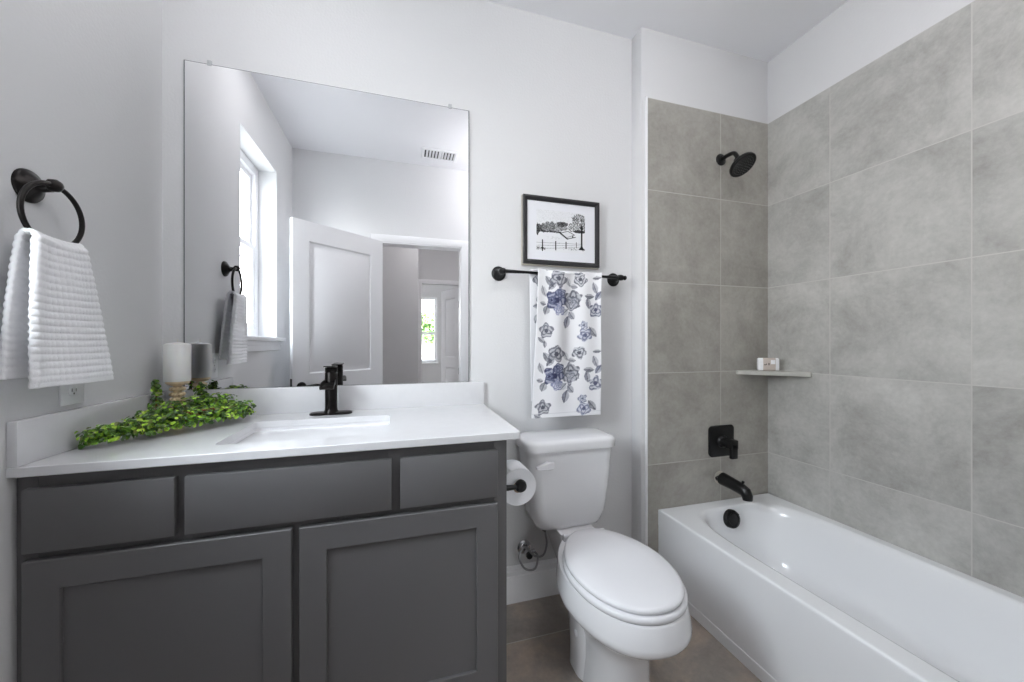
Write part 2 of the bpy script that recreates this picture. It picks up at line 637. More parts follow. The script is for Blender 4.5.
# ------------------------------------------------------------------ doors
def panel_door(name, hinge, dirv, width, height, t=0.035):
    """Two-panel moulded door leaf from the hinge along dirv."""
    h = Vector((hinge[0], hinge[1], 0))
    d = Vector((dirv[0], dirv[1], 0)).normalized()
    n = Vector((-d.y, d.x, 0))

    def P(u, w, z):
        return h + d * u + n * w + Vector((0, 0, z))
    bm = B()
    st = 0.115
    panels = [(st, width - st, 1.00, height - 0.14), (st, width - st, 0.24, 0.84)]
    us = [0, st, width - st, width]
    zs = [0.012, 0.24, 0.84, 1.00, height - 0.14, height]
    for side in (-1, 1):
        w = side * t / 2
        for i in range(3):
            for j in range(5):
                if i == 1 and j in (1, 3):
                    continue
                bm.faces.new([bm.verts.new(P(u, w, z)) for u, z in ((us[i], zs[j]), (us[i + 1], zs[j]), (us[i + 1], zs[j + 1]), (us[i], zs[j + 1]))])
        for (u0, u1, z0, z1) in panels:
            steps = [(0, 0), (0.010, 0.011), (0.022, 0.012), (0.046, 0.002)]
            prev = None
            for ins, dep in steps:
                ww = w - side * dep
                ring = [bm.verts.new(P(u, ww, z)) for u, z in ((u0 + ins, z0 + ins), (u1 - ins, z0 + ins), (u1 - ins, z1 - ins), (u0 + ins, z1 - ins))]
                if prev:
                    for k in range(4):
                        bm.faces.new((prev[k], prev[(k + 1) % 4], ring[(k + 1) % 4], ring[k]))
                prev = ring
            bm.faces.new(prev)
    e = [(0, zs[0]), (width, zs[0]), (width, height), (0, height)]
    for k in range(4):
        (u0, z0), (u1, z1) = e[k], e[(k + 1) % 4]
        bm.faces.new([bm.verts.new(P(u0, -t / 2, z0)), bm.verts.new(P(u1, -t / 2, z1)), bm.verts.new(P(u1, t / 2, z1)), bm.verts.new(P(u0, t / 2, z0))])
    bmesh.ops.remove_doubles(bm, verts=bm.verts, dist=1e-5)
    leaf = struct(name, bm, M['door'])
    return leaf, P, n


leaf, P, n = panel_door('door_1', (0.672, -1.716), (-0.765, 0.644), 0.742, 2.092)
# lever handle with round roses on both faces and a latch in the edge
bm = B()
for sd in (-1, 1):
    add_lathe(bm, P(0.682, sd * 0.0175, 0.912), n * sd, [(0, 0.033), (0.006, 0.033), (0.010, 0.028), (0.012, 0.012), (0.045, 0.011), (0.05, 0.008)], 24)
    a = P(0.682, sd * 0.060, 0.912)
    add_tube(bm, smooth_path([a, P(0.645, sd * 0.064, 0.915), P(0.595, sd * 0.062, 0.918), P(0.56, sd * 0.058, 0.910)], 5), [0.010] * 15 + [0.006], 10)
obj('door_handle', bm, M['black'], leaf)
bm = B()
ring = [[P(u, w, z) for w, z in ((-0.012, 0.87), (0.012, 0.87), (0.012, 0.97), (-0.012, 0.97))] for u in (0.741, 0.7435)]
add_loft(bm, ring)
obj('latch_plate', bm, M['black'], leaf)

# ------------------------------------------------------------------ hall and far room seen in the mirror
struct('wall_hall', box(-0.2, 1.028, -2.97, -2.85, 0, CEIL), M['wall'])
struct('wall_hall_side', box(1.9, 2.02, -3.80, FAR - 0.12, 0, CEIL), M['wall'])
struct('wall_hall_end', box(-0.3, -0.17, -2.97, FAR - 0.12, 0, CEIL), M['wall'])
struct('wall_hall_corner', box(0.90, 1.028, -3.80, -2.97, 0, CEIL), M['wall'])
HX0, HX1, HH = 1.11, 1.70, 2.075
bm = B()
add_box(bm, -0.3, HX0, -3.92, -3.80, 0, CEIL)
add_box(bm, HX1, 3.0, -3.92, -3.80, 0, CEIL)
add_box(bm, HX0, HX1, -3.92, -3.80, HH, CEIL)
struct('wall_hall_far', bm, M['wall'])
casing('trim_4', HX0, HX1, HH, -3.80)
struct('trim_5', merge(box(HX0 - 0.002, HX0 + 0.012, -3.92, -3.80, 0, HH), box(HX1 - 0.012, HX1 + 0.002, -3.92, -3.80, 0, HH)), M['trim'])
leaf2, P2, n2 = panel_door('door_2', (1.685, -3.90), (-0.36, -0.93), 0.575, 2.05)
bm = B()
for z in (0.30, 0.80, 1.80):
    add_lathe(bm, P2(-0.002, -0.022, z - 0.05), (0, 0, 1), [(0, 0.007), (0.1, 0.007)], 10)
    add_loft(bm, [[P2(u, w, zz) for w, zz in ((-0.020, z - 0.05), (0.012, z - 0.05), (0.012, z + 0.05), (-0.020, z + 0.05))] for u in (-0.003, 0.0)])
obj('door_hinge', bm, M['black'], leaf2)
RY = -7.0
RX0, RX1, RZ0, RZ1 = 0.70, 1.63, 0.78, 2.27
bm = B()
add_box(bm, -0.3, RX0, RY - 0.14, RY, 0, CEIL)
add_box(bm, RX1, 3.0, RY - 0.14, RY, 0, CEIL)
add_box(bm, RX0, RX1, RY - 0.14, RY, 0, RZ0)
add_box(bm, RX0, RX1, RY - 0.14, RY, RZ1, CEIL)
struct('wall_room_far', bm, M['wall'])
struct('wall_room_left', box(-0.3, -0.17, RY, -3.92, 0, CEIL), M['wall'])
struct('wall_room_right', box(2.9, 3.0, RY, -3.92, 0, CEIL), M['wall'])
bm = B()
on_y = lambda u, v, d: Vector((u, d, v))
add_rect_frame(bm, on_y, RX0, RX1, RZ0, RZ1, 0.055, RY - 0.10, RY - 0.05)
add_box(bm, RX0 + 0.05, RX1 - 0.05, RY - 0.095, RY - 0.055, 1.41, 1.47, 0.003)
win2 = struct('window_2', bm, M['trim'])
obj('window_pane', box(RX0 + 0.04, RX1 - 0.04, RY - 0.078, RY - 0.074, RZ0 + 0.04, RZ1 - 0.04), M['glass'], win2)
obj('window_sill', box(RX0 - 0.04, RX1 + 0.04, RY - 0.05, RY + 0.05, RZ0 - 0.03, RZ0, 0.004), M['trim'], win2)
portal('room_portal', ((RX0 + RX1) / 2, RY - 0.15, (RZ0 + RZ1) / 2), (math.radians(90), 0, math.radians(0)), RX1 - RX0, RZ1 - RZ0)

# outside
struct('ground', box(-30, 30, -60, 20, -0.4, -0.3), M['paving'])


def leaf_cloud(bm, cols, centres, size, rng, palette, flat=0.35):
    """Many small bent leaves; every leaf gets one pigment."""
    for c, nrm in centres:
        nrm = Vector(nrm).normalized()
        _, s, u = frame_of(nrm)
        a = rng.uniform(0, 6.283)
        dx = s * math.cos(a) + u * math.sin(a)
        dy = nrm.cross(dx)
        L = size * rng.uniform(0.7, 1.25)
        Wd = L * rng.uniform(0.62, 0.85)
        cup = rng.uniform(0.1, flat)
        pts = [(-0.5, 0, 0), (-0.25, 0.42, cup), (0.2, 0.46, cup), (0.5, 0.0, 0.05), (0.2, -0.46, cup), (-0.25, -0.42, cup), (0.0, 0, 0)]
        v = [bm.verts.new(Vector(c) + dx * (p[0] * L) + dy * (p[1] * Wd) + nrm * (p[2] * L * 0.5)) for p in pts]
        for k in range(6):
            bm.faces.new((v[k], v[(k + 1) % 6], v[6]))
        col = palette[rng.randrange(len(palette))]
        j = rng.uniform(0.8, 1.2)
        cols.extend([(col[0] * j, col[1] * j, col[2] * j, 1)] * 7)


rng = random.Random(3)
tree = thing('tree', 'leafy green tree outside the far window, seen in the mirror', 'tree', (3.5, -22.0, -0.3))
obj('trunk', add_tube(B(), smooth_path([(3.5, -22, -0.3), (3.45, -22, 1.0), (3.55, -22.1, 2.4)], 5), 0.14, 10), M['bark'], tree)
bm, cols, cen = B(), [], []
lobes = [(3.4, -22, 2.3, 1.0), (2.6, -22.2, 1.9, 0.8), (4.2, -21.8, 2.0, 0.85), (3.3, -22.1, 3.2, 0.8), (2.0, -22, 2.6, 0.7)]
for _ in range(1500):
    lx, ly, lz, lr = rng.choice(lobes)
    v = Vector((rng.gauss(0, 1), rng.gauss(0, 1), rng.gauss(0, 1))).normalized()
    cen.append((Vector((lx, ly, lz)) + v * lr * rng.uniform(0.6, 1.0), v))
leaf_cloud(bm, cols, cen, 0.22, rng, [tuple(to_lin(c)) for c in ((86, 120, 52), (110, 146, 60), (62, 92, 44))])
o = obj('crown', bm, M['leaf'], tree, fix=False)
paint(o, cols)
house = thing('house', 'pale low house with dark roof far outside, seen in the mirror', 'house', (4.5, -36, -0.3))
obj('house_wall', box(-2, 12, -40, -36, -0.3, 1.35), M['stucco'], house)
bm = B()
add_loft(bm, [[Vector((x, y, z)) for y, z in ((-35.6, 1.3), (-38, 2.1), (-40.4, 1.3))] for x in (-2.4, 12.4)])
obj('house_roof', bm, M['shingle'], house)

# ------------------------------------------------------------------ added fill lights, and the ceiling vent


def added_light(loc, r, label, m, ring=True):
    t = thing('ceiling_light', label, 'ceiling light', (loc[0], loc[1], CEIL))
    obj('light_trim', add_lathe(B(), (loc[0], loc[1], CEIL), (0, 0, -1), [(0, r + 0.02), (0.010, r + 0.018), (0.016, r + 0.004), (0.012, r)], 40), M['trim'], t)
    obj('diffuser', add_lathe(B(), (loc[0], loc[1], CEIL - 0.010), (0, 0, -1), [(0, r)] + [(0.05 * math.sin(a), r * math.cos(a)) for a in [math.radians(9 * q) for q in range(1, 11)]], 40), m, t)
    return t


GX, GY = 1.72, -1.24  # globe added out of view to brighten ceiling and walls
gl = thing('ceiling_light', 'white globe ceiling light over the floor beside the tub', 'ceiling light', (GX, GY, CEIL))
obj('canopy', add_lathe(B(), (GX, GY, CEIL), (0, 0, -1), [(0, 0.065), (0.010, 0.064), (0.022, 0.05), (0.03, 0.018), (0.075, 0.016), (0.08, 0.04), (0.095, 0.045)], 36), M['trim'], gl)
obj('globe', add_lathe(B(), (GX, GY, CEIL - 0.085), (0, 0, -1), [(0.13 - 0.13 * math.cos(math.radians(12 * q + 12)), 0.13 * math.sin(math.radians(12 * q + 12))) for q in range(14)], 36), M['globe'], gl)
added_light((0.40, -0.60), 0.16, 'round domed ceiling light over the vanity', M['lamp'])  # added out of view to lift the left wall
added_light((1.40, -2.5), 0.13, 'round domed ceiling light in the hall outside the doorway', M['hall_lamp'])  # added out of view: front fill through the doorway
added_light((0.6, -5.6), 0.13, 'round domed ceiling light in the far room beyond the hall', M['hall_lamp'])  # added out of view to brighten the far room

vent = thing('ceiling_vent', 'white slatted ceiling vent reflected near the top right of the mirror', 'vent', (1.15, -1.51, CEIL))
vx0, vx1, vy0, vy1 = 1.0, 1.30, -1.60, -1.425
bm = B()
add_rect_frame(bm, lambda u, v, d: Vector((u, v, CEIL - d)), vx0, vx1, vy0, vy1, 0.022, 0.0, 0.008)
obj('vent_frame', bm, M['trim'], vent)
obj('vent_backing', box(vx0 + 0.02, vx1 - 0.02, vy0 + 0.02, vy1 - 0.02, CEIL - 0.0015, CEIL), M['slot'], vent)
bm = B()
for k in range(10):
    x = vx0 + 0.035 + k * 0.0255
    add_loft(bm, [[Vector((x, y, CEIL - 0.001)), Vector((x + 0.014, y, CEIL - 0.009)), Vector((x + 0.016, y, CEIL - 0.008)), Vector((x + 0.003, y, CEIL - 0.0005))] for y in (vy0 + 0.02, vy1 - 0.02)])
add_box(bm, (vx0 + vx1) / 2 - 0.01, (vx0 + vx1) / 2 + 0.01, vy0 + 0.02, vy1 - 0.02, CEIL - 0.009, CEIL - 0.001)
obj('vent_slats', bm, M['trim'], vent)

# ------------------------------------------------------------------ vanity cabinet
CX0, CX1 = XL + 0.002, 1.157
CT = 0.9165                                  # top of the cabinet
FY, DY = -0.548, -0.567                      # face frame front, door front
cab = thing('vanity_cabinet', 'charcoal shaker vanity cabinet under the white countertop', 'cabinet', (0.57, -0.28, 0.0))
bm = B()
add_box(bm, CX0, CX0 + 0.018, FY + 0.02, -0.004, 0.0, CT)
add_box(bm, CX1 - 0.018, CX1, FY + 0.02, -0.004, 0.0, CT, 0.001)
add_box(bm, CX0, CX1, -0.020, -0.004, 0.1, CT)
add_box(bm, CX0, CX1, FY + 0.02, -0.004, 0.10, 0.118)
add_box(bm, CX0 + 0.018, CX1 - 0.018, FY + 0.075, FY + 0.09, 0.0, 0.10)
obj('carcass', bm, M['cabinet'], cab)
bm = B()
add_box(bm, CX0, CX0 + 0.038, FY, FY + 0.02, 0.10, CT, 0.001)
add_box(bm, CX1 - 0.040, CX1, FY, FY + 0.02, 0.0, CT, 0.001)
add_box(bm, 0.545, 0.585, FY + 0.0003, FY + 0.02, 0.12, 0.73, 0.001)
add_box(bm, 0.285, 0.328, FY + 0.0003, FY + 0.02, 0.72, CT - 0.01, 0.001)
add_box(bm, 0.798, 0.843, FY + 0.0003, FY + 0.02, 0.72, CT - 0.01, 0.001)
add_box(bm, CX0 + 0.02, CX1 - 0.02, FY + 0.0007, FY + 0.02, CT - 0.04, CT, 0.001)
add_box(bm, CX0 + 0.02, CX1 - 0.02, FY + 0.0007, FY + 0.02, 0.71, 0.755, 0.001)
add_box(bm, CX0 + 0.02, CX1 - 0.02, FY + 0.0007, FY + 0.02, 0.10, 0.16, 0.001)
obj('face_frame', bm, M['cabinet'], cab)
for x0, x1 in ((0.0115, 0.2955), (0.3165, 0.809), (0.832, 1.1235)):
    obj('drawer_front', box(x0, x1, DY, FY - 0.001, 0.7405, 0.8865, 0.0018), M['cabinet'], cab)


def shaker(x0, x1, z0, z1, rail=0.0675, rec=0.009):
    bm = B()
    ya, yb = FY - 0.001, DY
    bv = 0.0018
    outer = [(x0, z0), (x1, z0), (x1, z1), (x0, z1)]

    def ring(ins, y):
        return [Vector((x0 + ins, y, z0 + ins)), Vector((x1 - ins, y, z0 + ins)), Vector((x1 - ins, y, z1 - ins)), Vector((x0 + ins, y, z1 - ins))]
    add_loft(bm, [ring(0, ya), ring(0, yb + bv), ring(bv, yb), ring(rail - 0.0012, yb), ring(rail, yb + 0.0012), ring(rail, yb + rec)])
    return bm


obj('door', shaker(0.0115, 0.5535, 0.147, 0.7215), M['cabinet'], cab, angle=20)
obj('door', shaker(0.5715, 1.1235, 0.147, 0.7215), M['cabinet'], cab, angle=20)

# ------------------------------------------------------------------ countertop, sink
KZ, KX1, KY = 0.9406, 1.197, -0.5725
SX0, SX1, SY0, SY1 = 0.342, 0.795, -0.482, -0.165
KB = KZ - 0.0235
top = thing('countertop', 'white quartz countertop with backsplash on the charcoal vanity', 'countertop', (0.57, -0.28, KB))
bm = B()
hole = rrect((SX0 + SX1) / 2, (SY0 + SY1) / 2, (SX1 - SX0) / 2, (SY1 - SY0) / 2, 0.018, 0, 4)
N = len(hole)
cx0 = XL + 0.001
hx, hy = (KX1 - cx0) / 2, (-0.001 - KY) / 2
ccx, ccy = (KX1 + cx0) / 2, (KY - 0.001) / 2


def outer_pt(i, ins):
    """The outer outline with the same vertex count as the hole ring (corner k of each goes to corner k)."""
    q, k = divmod(i, 5)
    sx, sy = ((1, 1), (-1, 1), (-1, -1), (1, -1))[q]
    r = 0.008 if (q == 3) else 0.002
    a = math.radians(90 * q + 90 * k / 4)
    return (ccx + sx * (hx - ins - r) + r * math.cos(a), ccy + sy * (hy - ins - r) + r * math.sin(a))


rings = []
for z, ins in ((KB, 0.002), (KB + 0.002, 0.0), (KZ - 0.002, 0.0), (KZ, 0.002)):
    rings.append([Vector((*outer_pt(i, ins), z)) for i in range(N)])
rings.append([Vector((p.x, p.y, KZ)) for p in hole])
rings.append([Vector((p.x, p.y, KB)) for p in hole])
rings.append(rings[0])
t = B()
add_loft(t, rings, False, False)
bmesh.ops.remove_doubles(t, verts=t.verts, dist=1e-6)
obj('slab', t, M['quartz'], top, angle=25)
obj('backsplash', box(XL + 0.001, KX1, -0.020, -0.001, KZ, 1.0435, 0.0015), M['quartz'], top)
obj('side_splash', box(XL + 0.001, XL + 0.020, KY + 0.002, -0.020, KZ, 1.0435, 0.0015), M['quartz'], top)

sink = thing('undermount_sink', 'white rectangular undermount sink set below the counter cutout', 'sink', ((SX0 + SX1) / 2, (SY0 + SY1) / 2, 0.79))
sc_x, sc_y = (SX0 + SX1) / 2, (SY0 + SY1) / 2
ha, hb = (SX1 - SX0) / 2 + 0.004, (SY1 - SY0) / 2 + 0.004
prof = [(0.02, KB - 0.012, 0.02), (0.02, KB - 0.0005, 0.02), (0.0, KB - 0.0005, 0.02), (-0.003, KB - 0.02, 0.022), (-0.012, KB - 0.10, 0.035), (-0.03, KB - 0.125, 0.05), (-0.07, KB - 0.135, 0.06), (-0.115, KB - 0.139, 0.05)]
rings = [rrect(sc_x, sc_y, ha + d, hb + d, r, z, 6) for d, z, r in prof]
back = [(-0.115, KB - 0.150, 0.05), (-0.06, KB - 0.147, 0.06), (-0.015, KB - 0.132, 0.05), (0.0, KB - 0.10, 0.035), (0.008, KB - 0.02, 0.022), (0.02, KB - 0.012, 0.02)]
obj('basin', add_loft(B(), rings), M['porcelain'], sink)
obj('drain', add_lathe(B(), (sc_x, sc_y, KB - 0.1395), (0, 0, 1), [(0, 0.030), (0.003, 0.030), (0.005, 0.024), (0.004, 0.018), (0.008, 0.014), (0.009, 0.004)], 28), M['bronze'], sink)

# ------------------------------------------------------------------ faucet
FX, FYc = 0.571, -0.080
fau = thing('faucet', 'dark bronze single-lever faucet with waterfall spout behind the sink', 'faucet', (FX, FYc, KZ))
rings = [rrect(FX, FYc, 0.077 - d, 0.0275 - d, 0.0275 - d, z, 10) for d, z in ((0.0, KZ), (0.0, KZ + 0.005), (0.003, KZ + 0.008), (0.009, KZ + 0.0095))]
obj('base_plate', add_loft(B(), rings), M['bronze'], fau)
bm = add_lathe(B(), (FX, FYc, KZ + 0.006), (0, 0, 1), [(0, 0.028), (0.004, 0.0275), (0.010, 0.0235), (0.02, 0.0225), (0.156, 0.0225), (0.158, 0.0215), (0.160, 0.0215), (0.162, 0.0225), (0.176, 0.0225), (0.178, 0.0205)], 32)
obj('faucet_body', bm, M['bronze'], fau)
# waterfall spout: a wide shallow trough that curves down at its lip
rings = []
for y, z, w, h in ((FYc - 0.010, KZ + 0.128, 0.019, 0.009), (FYc - 0.030, KZ + 0.128, 0.021, 0.0085), (FYc - 0.055, KZ + 0.127, 0.0225, 0.008), (FYc - 0.076, KZ + 0.1235, 0.0235, 0.0075), (FYc - 0.088, KZ + 0.117, 0.024, 0.007), (FYc - 0.095, KZ + 0.109, 0.024, 0.006)):
    prof2 = [(-w, h), (-w, -h), (w, -h), (w, h), (w - 0.004, h), (w - 0.005, -h + 0.006), (-w + 0.005, -h + 0.006), (-w + 0.004, h)]
    tl = 0.0 if y > FYc - 0.06 else (0.3 if y > FYc - 0.08 else (0.7 if y > FYc - 0.09 else 1.1))
    rings.append([Vector((FX + a, y - b * math.sin(tl) * 0.9, z + b * math.cos(tl))) for a, b in prof2])
obj('spout', add_loft(B(), rings), M['bronze'], fau)
rings = []
for y, w, z in ((FYc + 0.022, 0.017, 0.0), (FYc + 0.015, 0.0215, 0.0003), (FYc - 0.03, 0.0205, 0.002), (FYc - 0.058, 0.019, 0.003), (FYc - 0.063, 0.016, 0.0033)):
    zz = KZ + 0.1842 + z
    rings.append([Vector((FX - w, y, zz)), Vector((FX + w, y, zz)), Vector((FX + w * 0.94, y, zz + 0.0045)), Vector((FX - w * 0.94, y, zz + 0.0045))])
obj('lever', add_loft(B(), rings), M['bronze'], fau)

# ------------------------------------------------------------------ wall mirror
MX0, MX1, MZ0, MZ1 = 0.056, 1.133, 1.0445, 2.279
mir = thing('wall_mirror', 'large frameless wall mirror above the vanity backsplash', 'mirror', ((MX0 + MX1) / 2, 0, MZ0))
bm = B()
v = [bm.verts.new(q) for q in ((MX0 + 0.004, -0.0062, MZ0 + 0.001), (MX1 - 0.004, -0.0062, MZ0 + 0.001), (MX1 - 0.004, -0.0062, MZ1 - 0.002), (MX0 + 0.004, -0.0062, MZ1 - 0.002))]
bm.faces.new(v)
obj('mirror_glass', bm, M['mirror'], mir, fix=False)
obj('mirror_edge', box(MX0, MX1, -0.006, -0.0005, MZ0, MZ1), M['mirror_edge'], mir)
for x in (0.137, 1.046):
    bm = box(x - 0.007, x + 0.007, -0.0085, -0.0005, MZ1 - 0.006, MZ1 + 0.014, 0.0015)
    add_lathe(bm, (x, -0.0085, MZ1 + 0.007), (0, -1, 0), [(0, 0.003), (0.001, 0.003), (0.0015, 0.002)], 12)
    obj('mirror_clip', bm, M['clip'], mir)

# ------------------------------------------------------------------ towel ring and hand towel on the left wall
RYc, RZc, RR, RXc = -0.526, 1.523, 0.0735, 0.040
tr = thing('towel_ring', 'black towel ring on the left wall above the outlet', 'towel ring', (XL, -0.53, 1.59))
bm = add_lathe(B(), (XL, -0.520, 1.591), (1, 0, 0), [(0, 0.0385), (0.004, 0.0385), (0.009, 0.035), (0.011, 0.029), (0.014, 0.027), (0.020, 0.018), (0.026, 0.012), (0.045, 0.0095)], 36)
obj('rosette', bm, M['bronze'], tr)
bm = add_lathe(B(), (RXc - 0.012, -0.523, 1.5965), (1, 0, 0), [(0, 0.010), (0.005, 0.0145), (0.017, 0.0145), (0.024, 0.009), (0.026, 0.003)], 24)
obj('post', bm, M['bronze'], tr)
pts = [(RXc + 0.006 * math.sin(a), RYc + RR * math.sin(a), RZc + RR * math.cos(a)) for a in [2 * math.pi * k / 64 for k in range(64)]]
obj('ring', add_tube(B(), pts, 0.0055, 12, closed=True), M['bronze'], tr)


def waffle(u, s):
    """Ribbed waffle weave height at width u (m) and length s (m)."""
    r = abs(math.sin(math.pi * s / 0.0165)) ** 0.7
    c = 0.72 + 0.28 * abs(math.sin(math.pi * u / 0.0115))
    return 0.0042 * r * c


towel = B()
rows = []
NU, NS = 96, 210
Lb, Lt, Lf = 0.305, 0.05, 0.33
for j in range(NS + 1):
    s = j / NS * (Lb + Lt + Lf)
    row = []
    for i in range(NU + 1):
        t = i / NU * 2 - 1
        arc = 0.007 * abs(t) ** 2.5
        if s < Lb:                              # back layer, going up
            d = (Lb - s) / Lb
            x = 0.018 + 0.006 * (1 - d) ** 2 + 0.003 * math.sin(3 * t + 0.8) * d
            hw = 0.066 + 0.048 * d ** 0.8
            yc = -0.526 + 0.018 * d
            z = 1.4485 + arc * (1 - d) - d * (Lb + 0.002)
            nx, nz = -1.0, 0.0
        elif s < Lb + Lt:
            a = (s - Lb) / Lt * math.pi
            x = RXc - 0.016 * math.cos(a)
            hw, yc = 0.066, -0.526
            z = 1.4485 + 0.013 * math.sin(a) + arc
            nx, nz = -math.cos(a), math.sin(a)
        else:
            d = (s - Lb - Lt) / Lf
            x = RXc + 0.016 + 0.002 * d + (0.007 * math.sin(2.6 * t + 0.4) + 0.004 * math.cos(6 * t)) * (0.35 + 0.65 * d)
            hw = 0.066 + 0.048 * d ** 0.85
            yc = -0.526 + 0.039 * d
            z = 1.4485 + arc * (1 - d) - d * Lf
            nx, nz = 1.0, 0.0
        edge = max(0, abs(t) - 0.90) / 0.10      # edges roll in
        x += -nx * 0.010 * edge ** 2
        hgt = waffle(hw * t, s)
        if s < 0.012 or s > Lb + Lt + Lf - 0.014:
            hgt = 0.0015
        row.append(Vector((x + nx * hgt, yc + hw * t, z + nz * hgt)))
    rows.append(row)
add_grid(towel, rows)
o = tag(obj('hand_towel', towel, M['towel'], fix=False, angle=180), 'white waffle hand towel hanging from the black wall ring', 'towel')
solidify(o, 0.009, 0.0)

# ------------------------------------------------------------------ wall outlet on the left wall
out = thing('wall_outlet', 'white wall outlet on the left wall below the hand towel', 'outlet', (XL, -0.4, 1.112))
obj('cover_plate', box(XL, XL + 0.006, -0.437, -0.363, 1.056, 1.172, 0.003), M['outlet'], out)
for zc in (1.092, 1.137):
    rings = [rrect(0, 0, 0.0165 - d, 0.0140 - d, 0.0135 - d, z, 6) for d, z in ((0, 0.004), (0, 0.0075), (0.001, 0.008))]
    bm = add_loft(B(), [[Vector((XL + p.z, -0.400 + p.x, zc + p.y)) for p in r] for r in rings])
    rec = obj('receptacle', bm, M['outlet'], out)
    bm = B()
    add_box(bm, XL + 0.0075, XL + 0.0083, -0.4075, -0.4055, zc - 0.002, zc + 0.007)
    add_box(bm, XL + 0.0075, XL + 0.0083, -0.3945, -0.3925, zc - 0.002, zc + 0.006)
    add_lathe(bm, (XL + 0.0075, -0.400, zc - 0.007), (1, 0, 0), [(0, 0.0024), (0.0008, 0.0024)], 12)
    obj('slots', bm, M['slot'], rec)
obj('screw', add_lathe(B(), (XL + 0.006, -0.400, 1.1145), (1, 0, 0), [(0, 0.003), (0.001, 0.003), (0.0015, 0.002)], 12), M['chrome'], out)

# ------------------------------------------------------------------ candle on its holder
CDX, CDY = 0.074, -0.083
hold = thing('candle_holder', 'gold beaded candle holder standing in the greenery on the counter', 'candle holder', (CDX, CDY, KZ))
obj('holder_base', add_lathe(B(), (CDX, CDY, KZ), (0, 0, 1), [(0, 0.034), (0.004, 0.034), (0.009, 0.028), (0.014, 0.016), (0.018, 0.012)], 32), M['gold'], hold)
bm = B()
for k in range(6):
    z = KZ + 0.024 + k * 0.0185
    for q in range(9):
        a = 2 * math.pi * (q + 0.5 * (k % 2)) / 9
        t = bmesh.new()
        bmesh.ops.create_icosphere(t, subdivisions=2, radius=0.0078, matrix=Matrix.Translation((CDX + 0.016 * math.cos(a), CDY + 0.016 * math.sin(a), z)))
        merge(bm, t)
add_lathe(bm, (CDX, CDY, KZ + 0.012), (0, 0, 1), [(0, 0.012), (0.118, 0.012)], 16)
obj('beaded_stem', bm, M['gold'], hold)
obj('holder_cup', add_lathe(B(), (CDX, CDY, KZ + 0.128), (0, 0, 1), [(0, 0.016), (0.005, 0.027), (0.010, 0.033), (0.0155, 0.033)], 32), M['gold'], hold)
CB = 1.0845
cdl = thing('pillar_candle', 'white pillar candle on the gold holder beside the mirror', 'candle', (CDX, CDY, CB))
obj('candle_body', add_lathe(B(), (CDX, CDY, CB), (0, 0, 1), [(0, 0.0365), (0.003, 0.0375), (0.127, 0.0375), (0.131, 0.0365), (0.134, 0.030), (0.138, 0.010), (0.139, 0.002)], 40), M['wax'], cdl)
obj('wick', add_tube(B(), [(CDX, CDY, CB + 0.138), (CDX, CDY, CB + 0.144), (CDX + 0.001, CDY, CB + 0.149)], 0.0012, 8), M['wick'], cdl)

# ------------------------------------------------------------------ greenery garland
rng = random.Random(11)
gar = thing('greenery_garland', 'bushy green leaf garland lying on the counter around the candle', 'garland', (0.16, -0.22, KZ))
spine = smooth_path([(0.050, -0.425, 0.962), (0.090, -0.380, 0.968), (0.135, -0.330, 0.972), (0.185, -0.290, 0.976), (0.235, -0.230, 0.978), (0.270, -0.165, 0.976), (0.285, -0.115, 0.970)], 6)
spine2 = smooth_path([(0.10, -0.32, 0.97), (0.135, -0.23, 0.985), (0.175, -0.15, 0.995), (0.225, -0.085, 0.985)], 6)
spine3 = smooth_path([(0.105, -0.27, 0.965), (0.06, -0.18, 0.985), (0.034, -0.125, 1.02), (0.026, -0.115, 1.078)], 6)
spine4 = smooth_path([(0.175, -0.15, 0.99), (0.155, -0.085, 1.01), (0.135, -0.06, 1.035), (0.128, -0.055, 1.058)], 6)
bm = B()
for sp, r in ((spine, 0.0032), (spine2, 0.0028), (spine3, 0.0024), (spine4, 0.0024)):
    add_tube(bm, sp, r, 8)
for a, b in (((0.17, -0.30, 0.985), (0.245, -0.235, 1.004)), ((0.18, -0.285, 0.998), (0.275, -0.195, 0.995)), ((0.155, -0.27, 1.0), (0.22, -0.265, 0.99))):
    add_tube(bm, smooth_path([a, (Vector(a) + Vector(b)) / 2 + Vector((0, 0, 0.006)), b], 4), 0.003, 8)
obj('twigs', bm, M['stem'], gar)
cen = []


def sprinkle(path, count, rad, zr, zmin):
    for _ in range(count):
        p = path[rng.randrange(len(path))]
        f = rng.uniform(0.25, 1.0)
        a, b = rng.uniform(0, 6.283), rng.uniform(-0.4, 1.3)
        v = Vector((math.cos(a) * math.cos(b), math.sin(a) * math.cos(b), math.sin(b)))
        c = Vector((p.x + v.x * rad * f, p.y + v.y * rad * f, p.z + v.z * zr * f))
        c.z = max(c.z, zmin)
        c.x = max(c.x, 0.022)
        c.y = min(c.y, -0.032)
        if (Vector((c.x, c.y, 0)) - Vector((CDX, CDY, 0))).length < 0.030 or (c.z > 1.055 and (Vector((c.x, c.y, 0)) - Vector((CDX, CDY, 0))).length < 0.052):
            continue
        cen.append((c, (v + Vector((0, -0.35, 0.55))).normalized() + Vector((rng.uniform(-.4, .4), rng.uniform(-.4, .4), rng.uniform(-.2, .3)))))


